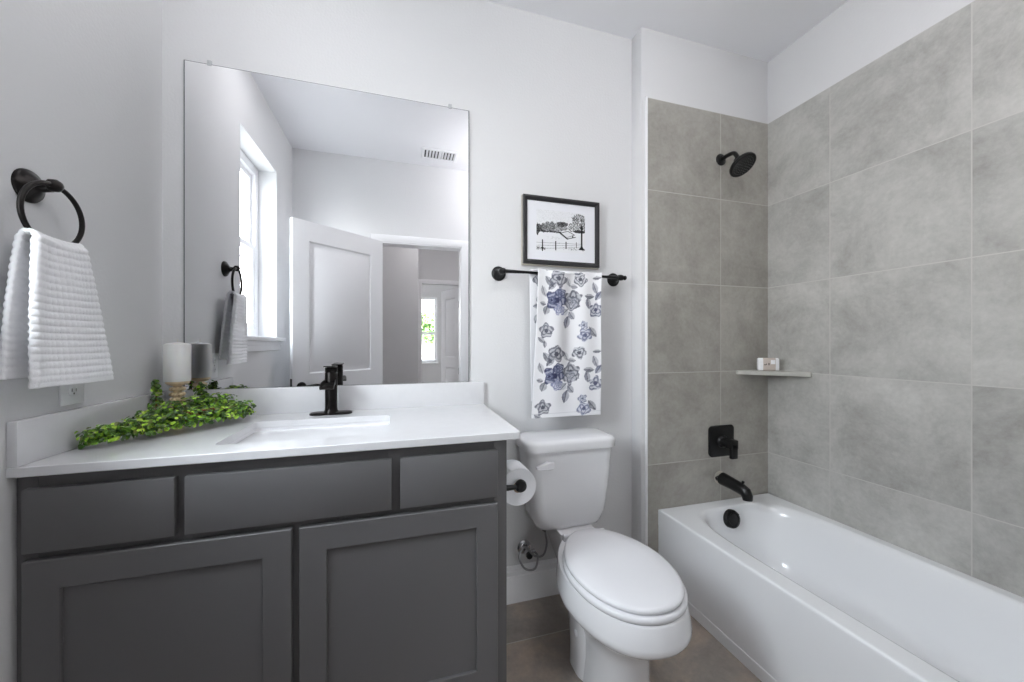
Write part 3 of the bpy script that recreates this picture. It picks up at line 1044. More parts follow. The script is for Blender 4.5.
sprinkle(spine[:10], 620, 0.041, 0.036, KZ + 0.006)
sprinkle(spine[8:], 1500, 0.050, 0.040, KZ + 0.006)
sprinkle(spine2, 1250, 0.050, 0.052, KZ + 0.006)
sprinkle(spine3[4:14], 90, 0.024, 0.020, KZ + 0.006)
sprinkle(spine3[15:], 90, 0.017, 0.020, KZ + 0.02)
sprinkle(spine4[7:], 130, 0.020, 0.018, KZ + 0.02)
pal = [tuple(to_lin(c)) for c in ((70, 110, 34), (96, 142, 42), (128, 174, 52), (166, 208, 64), (48, 76, 30), (78, 116, 40), (190, 222, 84), (110, 122, 62), (54, 86, 32), (62, 96, 36))]
bm, cols = B(), []
leaf_cloud(bm, cols, cen, 0.0135, rng, pal, 0.6)
o = obj('foliage', bm, M['leaf'], gar, fix=False)
paint(o, cols)

# ------------------------------------------------------------------ framed picture
PX0, PX1, PZ0, PZ1 = 1.386, 1.788, 1.597, 1.923
pic = thing('framed_picture', 'black framed ink drawing of a farm above the towel bar', 'picture', ((PX0 + PX1) / 2, 0, PZ0))
obj('frame_edge', box(PX0 - 0.003, PX1 + 0.003, -0.013, -0.001, PZ0 - 0.006, PZ1 + 0.001, 0.001), M['frame_edge'], pic)


def ring_xz(ins, y):
    return [Vector((PX0 + ins, y, PZ0 + ins)), Vector((PX1 - ins, y, PZ0 + ins)), Vector((PX1 - ins, y, PZ1 - ins)), Vector((PX0 + ins, y, PZ1 - ins))]


t = add_loft(B(), [ring_xz(0.0, -0.012), ring_xz(0.0, -0.026), ring_xz(0.002, -0.028), ring_xz(0.010, -0.0265), ring_xz(0.022, -0.020), ring_xz(0.022, -0.012), ring_xz(0.0, -0.012)], False, False)
bmesh.ops.remove_doubles(t, verts=t.verts, dist=1e-6)
obj('frame', t, M['frame'], pic, angle=15)
obj('mat_board', box(PX0 + 0.021, PX1 - 0.021, -0.016, -0.012, PZ0 + 0.021, PZ1 - 0.021), M['mat_board'], pic)

# the drawing, as pigment on a fine grid: tree line, barn, oak, fence
AW, AH = 180, 140
rs = np.random.RandomState(5)
X, Y = np.meshgrid(np.linspace(0, 1, AW), np.linspace(0, 1, AH))   # Y down
ink = np.ones((AH, AW))
nz = rs.rand(AH, AW)
nzs = (nz + np.roll(nz, 1, 0) + np.roll(nz, 1, 1) + np.roll(nz, -1, 0) + np.roll(nz, -1, 1)) / 5


def dark(mask, k):
    global ink
    ink = np.where(mask, np.minimum(ink, k), ink)


def blob(cx, cy, rx, ry):
    return ((X - cx) / rx) ** 2 + ((Y - cy) / ry) ** 2 < 1 + 0.9 * (nzs - 0.5)


ink -= 0.06 * (nzs > 0.58) * (Y < 0.45)
for cx, cy, rx, ry, k in ((0.05, 0.45, 0.06, 0.10, 0.22), (0.14, 0.44, 0.06, 0.11, 0.35), (0.22, 0.41, 0.07, 0.13, 0.45), (0.31, 0.40, 0.07, 0.13, 0.4), (0.40, 0.42, 0.07, 0.12, 0.5), (0.52, 0.31, 0.12, 0.06, 0.16), (0.48, 0.41, 0.07, 0.08, 0.45), (0.57, 0.40, 0.06, 0.06, 0.5), (0.02, 0.48, 0.03, 0.14, 0.12)):
    mk = blob(cx, cy, rx, ry)
    dark(mk & (nzs > 0.45), k)
    dark(mk & (nzs <= 0.45), min(0.85, k + 0.35))
dark((abs(Y - 0.515) < 0.018) & (X < 0.50) & (nzs > 0.35), 0.15)
for cx, cy, rx, ry in ((0.88, 0.20, 0.15, 0.17), (0.80, 0.34, 0.15, 0.10), (0.95, 0.34, 0.09, 0.12), (0.74, 0.40, 0.10, 0.07)):
    mk = blob(cx, cy, rx, ry)
    dark(mk & (nzs > 0.56), 0.32)
    dark(mk & (nzs > 0.44), 0.66)
dark(blob(0.88, 0.46, 0.13, 0.04), 0.25)
tr_w = 0.018 + 0.05 * np.clip((Y - 0.80) / 0.1, 0, 1) ** 2
dark((abs(X - 0.93) < tr_w) & (Y > 0.30) & (Y < 0.91), 0.1)
for k in range(5):
    dark((abs((X - 0.93) - (k - 2) * 0.35 * (0.42 - Y)) < 0.007) & (Y < 0.42) & (Y > 0.12), 0.3)


def line(x0, y0, x1, y1, w, k):
    dx, dy = x1 - x0, y1 - y0
    t = np.clip(((X - x0) * dx + (Y - y0) * dy) / (dx * dx + dy * dy), 0, 1)
    dark(np.hypot(X - x0 - t * dx, Y - y0 - t * dy) < w, k)


ink = np.where((Y > 0.48) & (Y < 0.66) & (X > 0.48) & (X < 0.76) & (abs(X - 0.62) * 0.55 + abs(Y - 0.56) < 0.11), 0.97, ink)
line(0.48, 0.53, 0.63, 0.66, 0.016, 0.12)
line(0.48, 0.53, 0.64, 0.47, 0.008, 0.3)
line(0.64, 0.47, 0.78, 0.55, 0.008, 0.3)
line(0.63, 0.66, 0.80, 0.60, 0.010, 0.3)
line(0.63, 0.62, 0.78, 0.55, 0.006, 0.4)
line(0.74, 0.57, 0.74, 0.62, 0.012, 0.15)
for px, y0, y1, w in ((0.12, 0.73, 1.0, 0.013), (0.39, 0.74, 0.95, 0.011), (0.60, 0.74, 0.90, 0.009), (0.82, 0.73, 0.86, 0.006)):
    line(px, y0, px, y1, w, 0.12)
for ya, yb in ((0.80, 0.76), (0.87, 0.80), (0.95, 0.84)):
    line(0.0, ya, 0.95, yb, 0.004, 0.55)
dark((Y > 0.90) & (Y < 0.97) & (X < 0.18) & (nzs > 0.5), 0.3)
dark((Y > 0.86) & (Y < 0.93) & (X > 0.55) & (nzs > 0.62), 0.5)
dark((Y > 0.64) & (Y < 0.70) & (X > 0.2) & (X < 0.5) & (nzs > 0.68), 0.6)
paper = np.array([226., 227, 230])
rgbv = to_lin(ink[..., None] * paper)
bm = B()
ax0, ax1, az0, az1 = 1.455, 1.712, 1.662, 1.862
vs = [[None] * AW for _ in range(AH)]
pts = [[Vector((ax0 + (ax1 - ax0) * i / (AW - 1), -0.0163, az1 - (az1 - az0) * j / (AH - 1))) for i in range(AW)] for j in range(AH)]
add_grid(bm, pts)
o = obj('drawing', bm, M['art'], pic, fix=False)
paint(o, np.concatenate([rgbv.reshape(-1, 3), np.ones((AW * AH, 1))], 1))

# ------------------------------------------------------------------ towel bar with the floral towel
BZc, BYc = 1.5445, -0.070
bar = thing('towel_bar', 'black wall towel bar below the framed picture', 'towel bar', (1.575, 0, BZc))
for x in (1.272, 1.880):
    obj('rosette', add_lathe(B(), (x, -0.0005, BZc), (0, -1, 0), [(0, 0.034), (0.004, 0.034), (0.008, 0.031), (0.010, 0.024), (0.015, 0.021), (0.022, 0.014), (0.03, 0.011), (0.055, 0.010)], 32), M['black'], bar)
    obj('post', add_lathe(B(), (x - 0.016, BYc, BZc), (1, 0, 0), [(0, 0.006), (0.004, 0.0125), (0.012, 0.0145), (0.020, 0.0145), (0.028, 0.0125), (0.032, 0.006)], 24), M['black'], bar)
obj('rod', add_tube(B(), [(1.262, BYc, BZc), (1.89, BYc, BZc)], 0.0100, 16), M['black'], bar)
obj('finial', add_lathe(B(), (1.894, BYc, BZc), (1, 0, 0), [(0, 0.005), (0.003, 0.008), (0.006, 0.0105), (0.011, 0.0115), (0.016, 0.009), (0.019, 0.003)], 20), M['black'], bar)

TXa, TXb, TZb = 1.412, 1.760, 0.874
NU, NS = 150, 420
Lf, Lc, Lb = BZc + 0.012 - TZb, 0.04, 0.60
tot = Lf + Lc + Lb
rows, UV = [], []
for j in range(NS + 1):
    s = j / NS * tot
    row = []
    for i in range(NU + 1):
        u = i / NU
        if s < Lf:
            d = (Lf - s) / Lf                   # 1 at the top
            hang = 1 - d
            x0 = TXa - 0.006 * d + 0.024 * hang
            x = x0 + (TXb - x0) * u
            wave = 0.010 * math.sin(2.2 * math.pi * u + 0.4) + 0.006 * math.cos(5 * math.pi * u + 1.0)
            y = BYc - 0.0135 - 0.006 * hang - wave * (0.15 + 0.85 * min(1, hang * 2.2)) + 0.006 * math.sin(7 * hang + 9 * u) * hang
            z = TZb + 0.001 + s - 0.006 * math.sin(math.pi * u) * hang + 0.004 * math.cos(5 * u) * hang
        elif s < Lf + Lc:
            a = (s - Lf) / Lc * math.pi
            x = TXa - 0.006 + (TXb - TXa + 0.006) * u
            y = BYc - 0.0135 * math.cos(a)
            z = BZc + 0.004 + 0.0105 * math.sin(a)
        else:
            d = (s - Lf - Lc) / Lb
            x = TXa - 0.006 + (TXb - TXa) * u + 0.012 * d
            y = BYc + 0.0135 + 0.010 * d + 0.006 * math.sin(5 * u) * d
            z = BZc + 0.004 - (s - Lf - Lc)
        row.append(Vector((x, y, z)))
        UV.append((u, (Lf - s) / Lf))
    rows.append(row)
bm = B()
add_grid(bm, rows)
uv = np.array(UV)
# pattern coordinates in the photo's towel pixels: x 0..67 across, y 0..143 down
tx, ty = uv[:, 0] * 67.0, uv[:, 1] * 143.0 + 1.0
cloth = np.tile(np.array([238., 238, 241]), (len(tx), 1))
rs = np.random.RandomState(2)
lat = rs.rand(64, 64)


def vnoise(x, y, f):
    x, y = x * f, y * f
    xi, yi = np.floor(x).astype(int), np.floor(y).astype(int)
    xf, yf = x - xi, y - yi
    g = lambda a, b: lat[a % 64, b % 64]
    return (g(xi, yi) * (1 - xf) + g(xi + 1, yi) * xf) * (1 - yf) + (g(xi, yi + 1) * (1 - xf) + g(xi + 1, yi + 1) * xf) * yf


def put(mask, col, a):
    global cloth
    a = (np.clip(a, 0, 1) * mask)[:, None]
    cloth = cloth * (1 - a) + np.array(col, float) * a


def rose(cx, cy, r, lightc, darkc, seed, ctr=True, open_=0.0):
    """A loose watercolour rose: scalloped edge, rings of petals, dark heart."""
    r *= 1.12
    dx, dy = tx - cx, ty - cy
    q = np.hypot(dx, dy) / r
    th = np.arctan2(dy, dx)
    wob = vnoise(tx + seed * 7, ty + seed * 3, 0.35)
    edge = 1 + 0.16 * np.sin(5 * th + seed) + 0.25 * (wob - 0.5)
    inside = q < edge
    petal = 0.5 + 0.5 * np.sin(q * 11 + 2.2 * np.sin(th * 3 + seed) + 3 * wob)
    put(inside, lightc, 0.62 + 0.38 * petal)
    put(inside & (petal > 0.62), darkc, 0.30 + 0.55 * vnoise(tx, ty, 0.8))
    put((abs(q - edge * 0.95) < 0.10), darkc, 0.55 * (wob > 0.4))
    if ctr:
        put(q < 0.24 + 0.1 * wob, darkc, 0.95)


def leafshape(cx, cy, L, w, ang, col, a=0.8):
    L, w = L * 1.1, w * 1.35
    c, s = math.cos(ang), math.sin(ang)
    u, v = ((tx - cx) * c + (ty - cy) * s) / L, (-(tx - cx) * s + (ty - cy) * c) / w
    prof = np.clip(1 - u * u, 0, 1)
    m = (abs(u) < 1) & (abs(v) < prof)
    put(m, col, a * (0.55 + 0.45 * (v > 0)) * (0.6 + 0.5 * vnoise(tx, ty, 0.6)))
    put(m & (abs(v) < 0.12), (70, 72, 84), 0.6)


LG, DG = (160, 161, 168), (84, 86, 97)
LB, DB = (128, 133, 158), (56, 60, 88)
PL = (192, 196, 212)
for k, base in enumerate((0.0, 74.0, -74.0)):
    b = base
    blue = 1.0
    leafshape(12, b + 12, 6, 2.4, 0.9, (96, 98, 106))
    leafshape(15, b + 16, 5, 2, 2.3, (84, 86, 98))
    leafshape(6.5, b + 22, 5, 2.2, 1.2, (150, 152, 158))
    leafshape(9.5, b + 40, 4.5, 2.6, 1.9, (104, 106, 114))
    leafshape(6.0, b + 34, 3, 1.6, 0.2, (96, 98, 108))
    leafshape(31.5, b + 50, 6, 2.8, 1.8, (84, 86, 104))
    leafshape(36.5, b + 43, 4.5, 2.4, 0.9, (110, 112, 126))
    leafshape(29.0, b + 40, 4, 2.4, 2.4, (160, 163, 176))
    leafshape(31.5, b + 10, 4.5, 2.2, 1.1, (170, 172, 178))
    leafshape(38, b + 14, 4, 1.8, 0.1, (120, 122, 130))
    leafshape(58, b + 60, 6, 2.4, 0.9, (84, 86, 96))
    leafshape(54.5, b + 24, 5, 2, 0.1, (80, 82, 94))
    leafshape(61, b + 16, 6, 2.2, 1.2, (120, 122, 134))
    leafshape(64.5, b + 24, 5, 2.2, 2.2, (76, 80, 104))
    leafshape(53, b + 31, 5.5, 2.2, 1.4, (104, 106, 120))
    leafshape(62.5, b + 6, 4, 1.4, 0.0, (96, 98, 106))
    rose(20.5, b + 8, 6.8, LG, DG, 1 + k)
    rose(19.5, b + 29.5, 8.4, LB, DB, 2, True)
    rose(23.5, b + 22.5, 4.6, LB, DB, 5, False)
    rose(14.5, b + 30.0, 3.2, LB, DB, 8, True)
    rose(22.5, b + 38.5, 4.6, (190, 193, 212), (110, 114, 150), 4, False)
    rose(37.5, b + 26, 7.6, LG, DG, 3 + k)
    rose(36.0, b + 31, 6.0, (186, 188, 198), DG, 6, False)
    rose(45, b + 6.5, 5.6, (190, 192, 198), DG, 7)
    rose(61.5, b + 38, 6.0, (180, 182, 192), (84, 87, 110), 9)
    rose(10.0, b + 60, 5.8, (170, 171, 178), (90, 92, 104), 10)
    rose(48.5, b + 53, 3.6, PL, (100, 104, 124), 11)
    rose(50.0, b + 63, 5.6, PL, (96, 100, 128), 12)
    leafshape(5.5, b + 69, 4, 1.6, 0.6, (100, 102, 112))
    leafshape(9, b + 73, 3, 1.4, 1.5, (96, 98, 110))
hem = (uv[:, 1] > 0.968) & (uv[:, 1] < 0.973)
put(hem, (205, 205, 210), 0.6 * np.ones(len(tx)))
o = tag(obj('floral_towel', bm, M['floral'], fix=False, angle=180), 'white towel with blue-grey roses draped over the towel bar', 'towel')
paint(o, np.concatenate([to_lin(cloth), np.ones((len(tx), 1))], 1))
solidify(o, 0.004, 0.0)


# ------------------------------------------------------------------ toilet
TX = 1.570
toi = thing('toilet', 'white two-piece toilet between the vanity and the tub', 'toilet', (TX, -0.4, 0.0))


def egg(hw, yb, yf, z, n=56, taper=0.34, nb=2.7, mid=0.50):
    """Elongated bowl outline: rounded flat back at yb, elliptical front at yf."""
    yc = yb + (yf - yb) * mid
    out = []
    for k in range(n):
        a = 2 * math.pi * k / n
        c, s = math.cos(a), math.sin(a)
        if s <= 0:                              # front half
            ex = 2.15
            x = hw * math.copysign(abs(c) ** (2 / ex), c)
            y = yc + (yc - yf) * -(abs(s) ** (2 / ex))
        else:
            x = hw * math.copysign(abs(c) ** (2 / nb), c)
            q = abs(s) ** (2 / nb)
            y = yc + (yb - yc) * q
            x *= 1 - taper * q ** 1.6
        out.append(Vector((TX + x, y, z)))
    return out


bm = B()
pk = dict(taper=0.05, nb=5, mid=0.45)
rings = [egg(0.108, -0.40, -0.660, 0.0, **pk), egg(0.106, -0.40, -0.658, 0.02, **pk), egg(0.100, -0.40, -0.650, 0.09, **pk), egg(0.101, -0.40, -0.650, 0.17, **pk),
         egg(0.112, -0.36, -0.665, 0.225, taper=0.1, nb=4, mid=0.5), egg(0.142, -0.28, -0.712, 0.262, taper=0.2, nb=3.4, mid=0.52),
         egg(0.178, -0.235, -0.766, 0.292, taper=0.38, nb=2.9), egg(0.197, -0.225, -0.796, 0.318, taper=0.38, nb=2.9), egg(0.2005, -0.225, -0.803, 0.331, taper=0.38, nb=2.9),
         egg(0.1995, -0.225, -0.801, 0.343, taper=0.38, nb=2.9), egg(0.1915, -0.228, -0.789, 0.397, taper=0.38, nb=2.9), egg(0.1885, -0.230, -0.785, 0.4035, taper=0.38, nb=2.9),
         egg(0.15, -0.25, -0.74, 0.4035, taper=0.38, nb=2.9)]
add_loft(bm, rings)
# narrow neck that carries the tank
rings = [rrect(TX, -0.17, 0.040, 0.09, 0.03, 0.20), rrect(TX, -0.15, 0.078, 0.115, 0.035, 0.33), rrect(TX, -0.14, 0.085, 0.115, 0.03, 0.39), rrect(TX, -0.14, 0.083, 0.113, 0.03, 0.403)]
add_loft(bm, rings)
# trapway behind the pedestal, and the rounded lobe at its back
rings = [rrect(TX, -0.29, 0.022, 0.13, 0.02, 0.0), rrect(TX, -0.29, 0.022, 0.13, 0.02, 0.18), rrect(TX, -0.28, 0.022, 0.12, 0.02, 0.26)]
add_loft(bm, rings)
rings = [rrect(TX, -0.42, 0.117, 0.082, 0.06, 0.0), rrect(TX, -0.42, 0.116, 0.080, 0.06, 0.08), rrect(TX, -0.418, 0.118, 0.082, 0.06, 0.15), rrect(TX, -0.418, 0.116, 0.078, 0.06, 0.195), rrect(TX, -0.42, 0.108, 0.066, 0.05, 0.222), rrect(TX, -0.42, 0.092, 0.045, 0.04, 0.236)]
add_loft(bm, rings)
bowl = obj('bowl', bm, M['porcelain'], toi, angle=60)
for sd in (-1, 1):
    obj('bolt_cap', add_lathe(B(), (TX + sd * 0.1175, -0.440, 0.150), (sd, 0, 0.05), [(-0.004, 0.0135), (0.002, 0.0125), (0.0045, 0.009), (0.0055, 0.003)], 20), M['seat_plastic'], toi)
seat_r = [egg(0.1840, -0.285, -0.782, 0.4045), egg(0.1875, -0.283, -0.786, 0.409), egg(0.1875, -0.283, -0.786, 0.420), egg(0.183, -0.285, -0.781, 0.4255)]
obj('seat', add_loft(B(), seat_r), M['seat_plastic'], toi, angle=60)
lid_r = [egg(0.172, -0.288, -0.768, 0.4265), egg(0.1785, -0.283, -0.775, 0.4295), egg(0.180, -0.282, -0.777, 0.436), egg(0.178, -0.283, -0.774, 0.442), egg(0.169, -0.290, -0.763, 0.4455), egg(0.12, -0.33, -0.70, 0.448), egg(0.05, -0.42, -0.60, 0.4495)]
obj('lid', add_loft(B(), lid_r), M['seat_plastic'], toi, angle=60)
for sd in (-1, 1):
    bm = B()
    add_lathe(bm, (TX + sd * 0.075 - 0.02, -0.278, 0.420), (1, 0, 0), [(0, 0.008), (0.002, 0.0105), (0.038, 0.0105), (0.04, 0.008)], 16)
    add_box(bm, TX + sd * 0.075 - 0.02, TX + sd * 0.075 + 0.02, -0.286, -0.268, 0.402, 0.42, 0.002)
    obj('seat_hinge', bm, M['seat_plastic'], toi)
KXc = 1.557
rings = [rrect(KXc, -0.112, 0.115, 0.060, 0.04, 0.4035, 8), rrect(KXc, -0.112, 0.150, 0.078, 0.05, 0.408, 8), rrect(KXc, -0.113, 0.160, 0.086, 0.055, 0.425, 8), rrect(KXc, -0.114, 0.177, 0.091, 0.055, 0.468, 8), rrect(KXc, -0.1155, 0.190, 0.0945, 0.05, 0.58, 8), rrect(KXc, -0.117, 0.204, 0.099, 0.05, 0.745, 8), rrect(KXc, -0.117, 0.204, 0.099, 0.05, 0.752, 8)]
obj('tank', add_loft(B(), rings), M['porcelain'], toi, angle=50)
rings = [rrect(KXc, -0.118, 0.207, 0.102, 0.05, 0.7525, 8), rrect(KXc, -0.118, 0.2165, 0.1105, 0.055, 0.756, 8), rrect(KXc, -0.118, 0.2185, 0.1115, 0.055, 0.784, 8), rrect(KXc, -0.118, 0.216, 0.109, 0.055, 0.793, 8), rrect(KXc, -0.118, 0.208, 0.101, 0.05, 0.799, 8), rrect(KXc, -0.118, 0.19, 0.085, 0.045, 0.8025, 8), rrect(KXc, -0.118, 0.10, 0.03, 0.03, 0.804, 8)]
obj('tank_lid', add_loft(B(), rings), M['porcelain'], toi, angle=50)
LV = -0.018
bm = add_lathe(B(), (1.448 + LV, -0.2125, 0.703), (0, -1, 0), [(0, 0.014), (0.008, 0.014), (0.014, 0.011), (0.02, 0.009)], 20)
rings = []
for x, h, y in ((1.388, 0.004, -0.250), (1.400, 0.009, -0.249), (1.425, 0.0135, -0.244), (1.452, 0.0165, -0.238), (1.466, 0.016, -0.236), (1.470, 0.012, -0.235)):
    rings.append([Vector((x + LV, y + a, 0.703 + b * h)) for a, b in ((-0.006, -0.8), (-0.002, -1), (0.010, -1), (0.010, 1), (-0.002, 1), (-0.006, 0.8))])
add_loft(bm, rings)
obj('flush_lever', bm, M['seat_plastic'], toi)

# ------------------------------------------------------------------ water supply
sup = thing('water_supply_valve', 'chrome toilet stop valve with looped hose on the wall beside the toilet', 'valve', (1.398, 0, 0.246))
obj('escutcheon', add_lathe(B(), (1.398, -0.0005, 0.246), (0, -1, 0), [(0, 0.034), (0.003, 0.034), (0.008, 0.027), (0.012, 0.013)], 28), M['chrome'], sup)
bm = add_lathe(B(), (1.398, -0.005, 0.246), (0, -1, 0), [(0, 0.009), (0.045, 0.009), (0.046, 0.0155), (0.064, 0.0155), (0.066, 0.009)], 20)
add_lathe(bm, (1.398, -0.052, 0.246), (1, 0, 0.1), [(0, 0.008), (0.022, 0.008), (0.024, 0.010), (0.034, 0.010)], 16)
obj('valve_body', bm, M['chrome'], sup)
bm = add_lathe(B(), (1.398, -0.069, 0.246), (0, -1, 0), [(0, 0.006), (0.006, 0.013), (0.014, 0.015), (0.018, 0.011)], 8)
obj('valve_knob', bm, M['rubber'], sup)
hose = smooth_path([(1.430, -0.053, 0.250), (1.440, -0.075, 0.235), (1.415, -0.105, 0.200), (1.365, -0.11, 0.212), (1.345, -0.09, 0.258), (1.375, -0.085, 0.292), (1.415, -0.10, 0.255), (1.455, -0.105, 0.255), (1.474, -0.100, 0.30), (1.468, -0.10, 0.34), (1.464, -0.10, 0.372)], 8)
obj('hose', add_tube(B(), hose, 0.0048, 10), M['braid'], sup)
obj('hose_nut', add_lathe(B(), (1.464, -0.10, 0.362), (0, 0, 1), [(0, 0.009), (0.004, 0.013), (0.036, 0.013), (0.046, 0.010)], 12), M['rubber'], sup)

# ------------------------------------------------------------------ toilet paper on its holder
PXc, PZc, PY0, PY1 = 1.232, 0.723, -0.438, -0.335
hol = thing('toilet_paper_holder', 'black toilet paper holder on the side of the vanity', 'paper holder', (CX1, -0.462, PZc))
obj('holder_plate', add_lathe(B(), (CX1 + 0.0005, -0.462, PZc), (1, 0, 0), [(0, 0.024), (0.004, 0.024), (0.009, 0.018), (0.016, 0.010), (0.060, 0.008)], 28), M['black'], hol)
obj('arm', add_tube(B(), smooth_path([(CX1 + 0.05, -0.462, PZc), (PXc - 0.010, -0.462, PZc), (PXc, -0.452, PZc), (PXc, -0.435, PZc), (PXc, -0.41, PZc), (PXc, -0.39, PZc), (PXc, -0.37, PZc), (PXc, -0.35, PZc), (PXc, PY1 + 0.004, PZc)], 6), 0.0075, 14), M['black'], hol)
obj('knob', add_lathe(B(), (PXc, -0.452, PZc), (0.25, -1, 0), [(-0.012, 0.012), (0.0, 0.0215), (0.010, 0.0215), (0.018, 0.017), (0.022, 0.005)], 24), M['black'], hol)
rol = thing('toilet_paper_roll', 'white toilet paper roll on the black holder by the toilet', 'toilet paper', (PXc, -0.39, PZc - 0.062))
R0 = 0.065
oc = Vector((PXc, 0, PZc - 0.0105))
bm = B()
segs = 48
rings = []
for y, r in ((PY0, 0.020), (PY0, R0 - 0.002), (PY0 - 0.001, R0), (PY1 + 0.001, R0), (PY1, R0 - 0.002), (PY1, 0.020)):
    rings.append([Vector((oc.x + r * math.cos(2 * math.pi * k / segs), y, oc.z + r * math.sin(2 * math.pi * k / segs))) for k in range(segs)])
rings.append(rings[0])
t = add_loft(B(), rings, False, False)
bmesh.ops.remove_doubles(t, verts=t.verts, dist=1e-6)
obj('paper', t, M['paper'], rol)
t = B()
rings = []
for y, r in ((PY0 - 0.0005, 0.0185), (PY0 - 0.0005, 0.0202), (PY1 + 0.0005, 0.0202), (PY1 + 0.0005, 0.0185)):
    rings.append([Vector((oc.x + r * math.cos(2 * math.pi * k / segs), y, oc.z + r * math.sin(2 * math.pi * k / segs))) for k in range(segs)])
rings.append(rings[0])
add_loft(t, rings, False, False)
bmesh.ops.remove_doubles(t, verts=t.verts, dist=1e-6)
obj('core', t, M['card'], rol)
sheet = B()
path = [(R0 + 0.0006, math.radians(120 - 6 * k)) for k in range(12)]
pp = [(oc.x + r * math.cos(a), oc.z + r * math.sin(a)) for r, a in path]
lx, lz = pp[-1]
pp += [(lx + 0.010, lz - 0.012), (lx + 0.014, lz - 0.022)]
gr = [[Vector((x, y, z)) for y in (PY0, PY0 + 0.05, PY1)] for x, z in pp]
add_grid(sheet, gr)
o = obj('loose_sheet', sheet, M['paper'], rol, fix=False)
solidify(o, 0.0006, 0.0)

# ------------------------------------------------------------------ bathtub
BX0, BX1, BY0, BY1, RIM = 2.082, XR - 0.001, TUB_END, YE - 0.001, 0.3796
tub = thing('bathtub', 'white alcove bathtub along the grey tiled wall', 'bathtub', ((BX0 + BX1) / 2, (BY0 + BY1) / 2, 0.0))


def tub_ring(x0, x1, y0, y1, z, nf, nb, n=96):
    """Superellipse ring; nf is the exponent at the drain end (y1), nb at the far end."""
    cx, cy = (x0 + x1) / 2, (y0 + y1) / 2
    out = []
    for k in range(n):
        a = 2 * math.pi * k / n
        c, s = math.cos(a), math.sin(a)
        e = nf if s > 0 else nb
        out.append(Vector((cx + (x1 - x0) / 2 * math.copysign(abs(c) ** (2 / e), c), cy + (y1 - y0) / 2 * math.copysign(abs(s) ** (2 / e), s), z)))
    return out


def outer_ring(d, z, n=96):
    out = []
    for k in range(n):
        a = 2 * math.pi * k / n
        c, s = math.cos(a), math.sin(a)
        c2, s2 = math.copysign(abs(c) ** 0.5, c), math.copysign(abs(s) ** 0.5, s)
        q = max(abs(c2), abs(s2))
        out.append(Vector(((BX0 + BX1) / 2 + ((BX1 - BX0) / 2 - d) * c2 / q, (BY0 + BY1) / 2 + ((BY1 - BY0) / 2 - d) * s2 / q, z)))
    return out


IX0, IX1, IY0, IY1 = 2.172, 2.748, -1.545, -0.178
rings = [outer_ring(0.0, 0.30), outer_ring(0.0, RIM - 0.012), outer_ring(0.0, RIM - 0.006), outer_ring(0.002, RIM - 0.0015), outer_ring(0.007, RIM), outer_ring(0.013, RIM),
         tub_ring(IX0 - 0.020, IX1 + 0.018, IY0 - 0.02, IY1 + 0.018, RIM, 5.0, 5, 96), tub_ring(IX0 - 0.014, IX1 + 0.014, IY0 - 0.014, IY1 + 0.013, RIM, 4.8, 5, 96), tub_ring(IX0 - 0.006, IX1 + 0.006, IY0 - 0.006, IY1 + 0.006, RIM - 0.003, 4.6, 4.4, 96),
         tub_ring(IX0, IX1, IY0, IY1, RIM - 0.012, 4.2, 4.2), tub_ring(IX0 + 0.006, IX1 - 0.008, IY0 + 0.02, IY1 - 0.006, RIM - 0.04, 4.0, 4.0),
         tub_ring(IX0 + 0.022, IX1 - 0.026, IY0 + 0.10, IY1 - 0.022, RIM - 0.14, 3.8, 3.6), tub_ring(IX0 + 0.040, IX1 - 0.046, IY0 + 0.19, IY1 - 0.042, RIM - 0.24, 3.6, 3.4),
         tub_ring(IX0 + 0.062, IX1 - 0.068, IY0 + 0.25, IY1 - 0.065, RIM - 0.285, 3.6, 3.4), tub_ring(IX0 + 0.095, IX1 - 0.10, IY0 + 0.30, IY1 - 0.105, RIM - 0.305, 3.6, 3.4),
         tub_ring(IX0 + 0.17, IX1 - 0.17, IY0 + 0.45, IY1 - 0.25, RIM - 0.312, 3.2, 3.2)]
obj('basin', add_loft(B(), rings, False, True), M['acrylic'], tub, angle=60)
bm = B()
# apron: flat front with a slightly proud kick strip at the floor
prof = [(BX0 + 0.0005, 0.3005), (BX0 + 0.0005, 0.05), (BX0 - 0.002, 0.047), (BX0 - 0.002, 0.0), (BX0 + 0.04, 0.0), (BX0 + 0.04, 0.3005)]
add_loft(bm, [[Vector((x, y, z)) for x, z in prof] for y in (BY0 + 0.001, BY1 - 0.001)])
obj('apron', bm, M['acrylic'], tub, angle=20)
ov = Vector((2.444, IY1 - 0.016, 0.327))
bm = add_lathe(B(), ov, (0, -1, 0.22), [(-0.012, 0.045), (0.006, 0.045), (0.013, 0.042), (0.016, 0.032), (0.013, 0.029), (0.015, 0.016), (0.016, 0.004)], 36)
for k in range(10):
    a = 2 * math.pi * k / 10
    t = bmesh.new()
    bmesh.ops.create_icosphere(t, subdivisions=1, radius=0.0032, matrix=Matrix.Translation(ov + Vector((0.037 * math.cos(a), -0.0145, 0.037 * math.sin(a) + 0.003))))
    merge(bm, t)
obj('overflow_cover', bm, M['black'], tub)
obj('drain', add_lathe(B(), (2.43, -0.42, RIM - 0.3125), (0, 0, 1), [(0, 0.034), (0.003, 0.033), (0.005, 0.022), (0.010, 0.018), (0.012, 0.004)], 28), M['black'], tub)

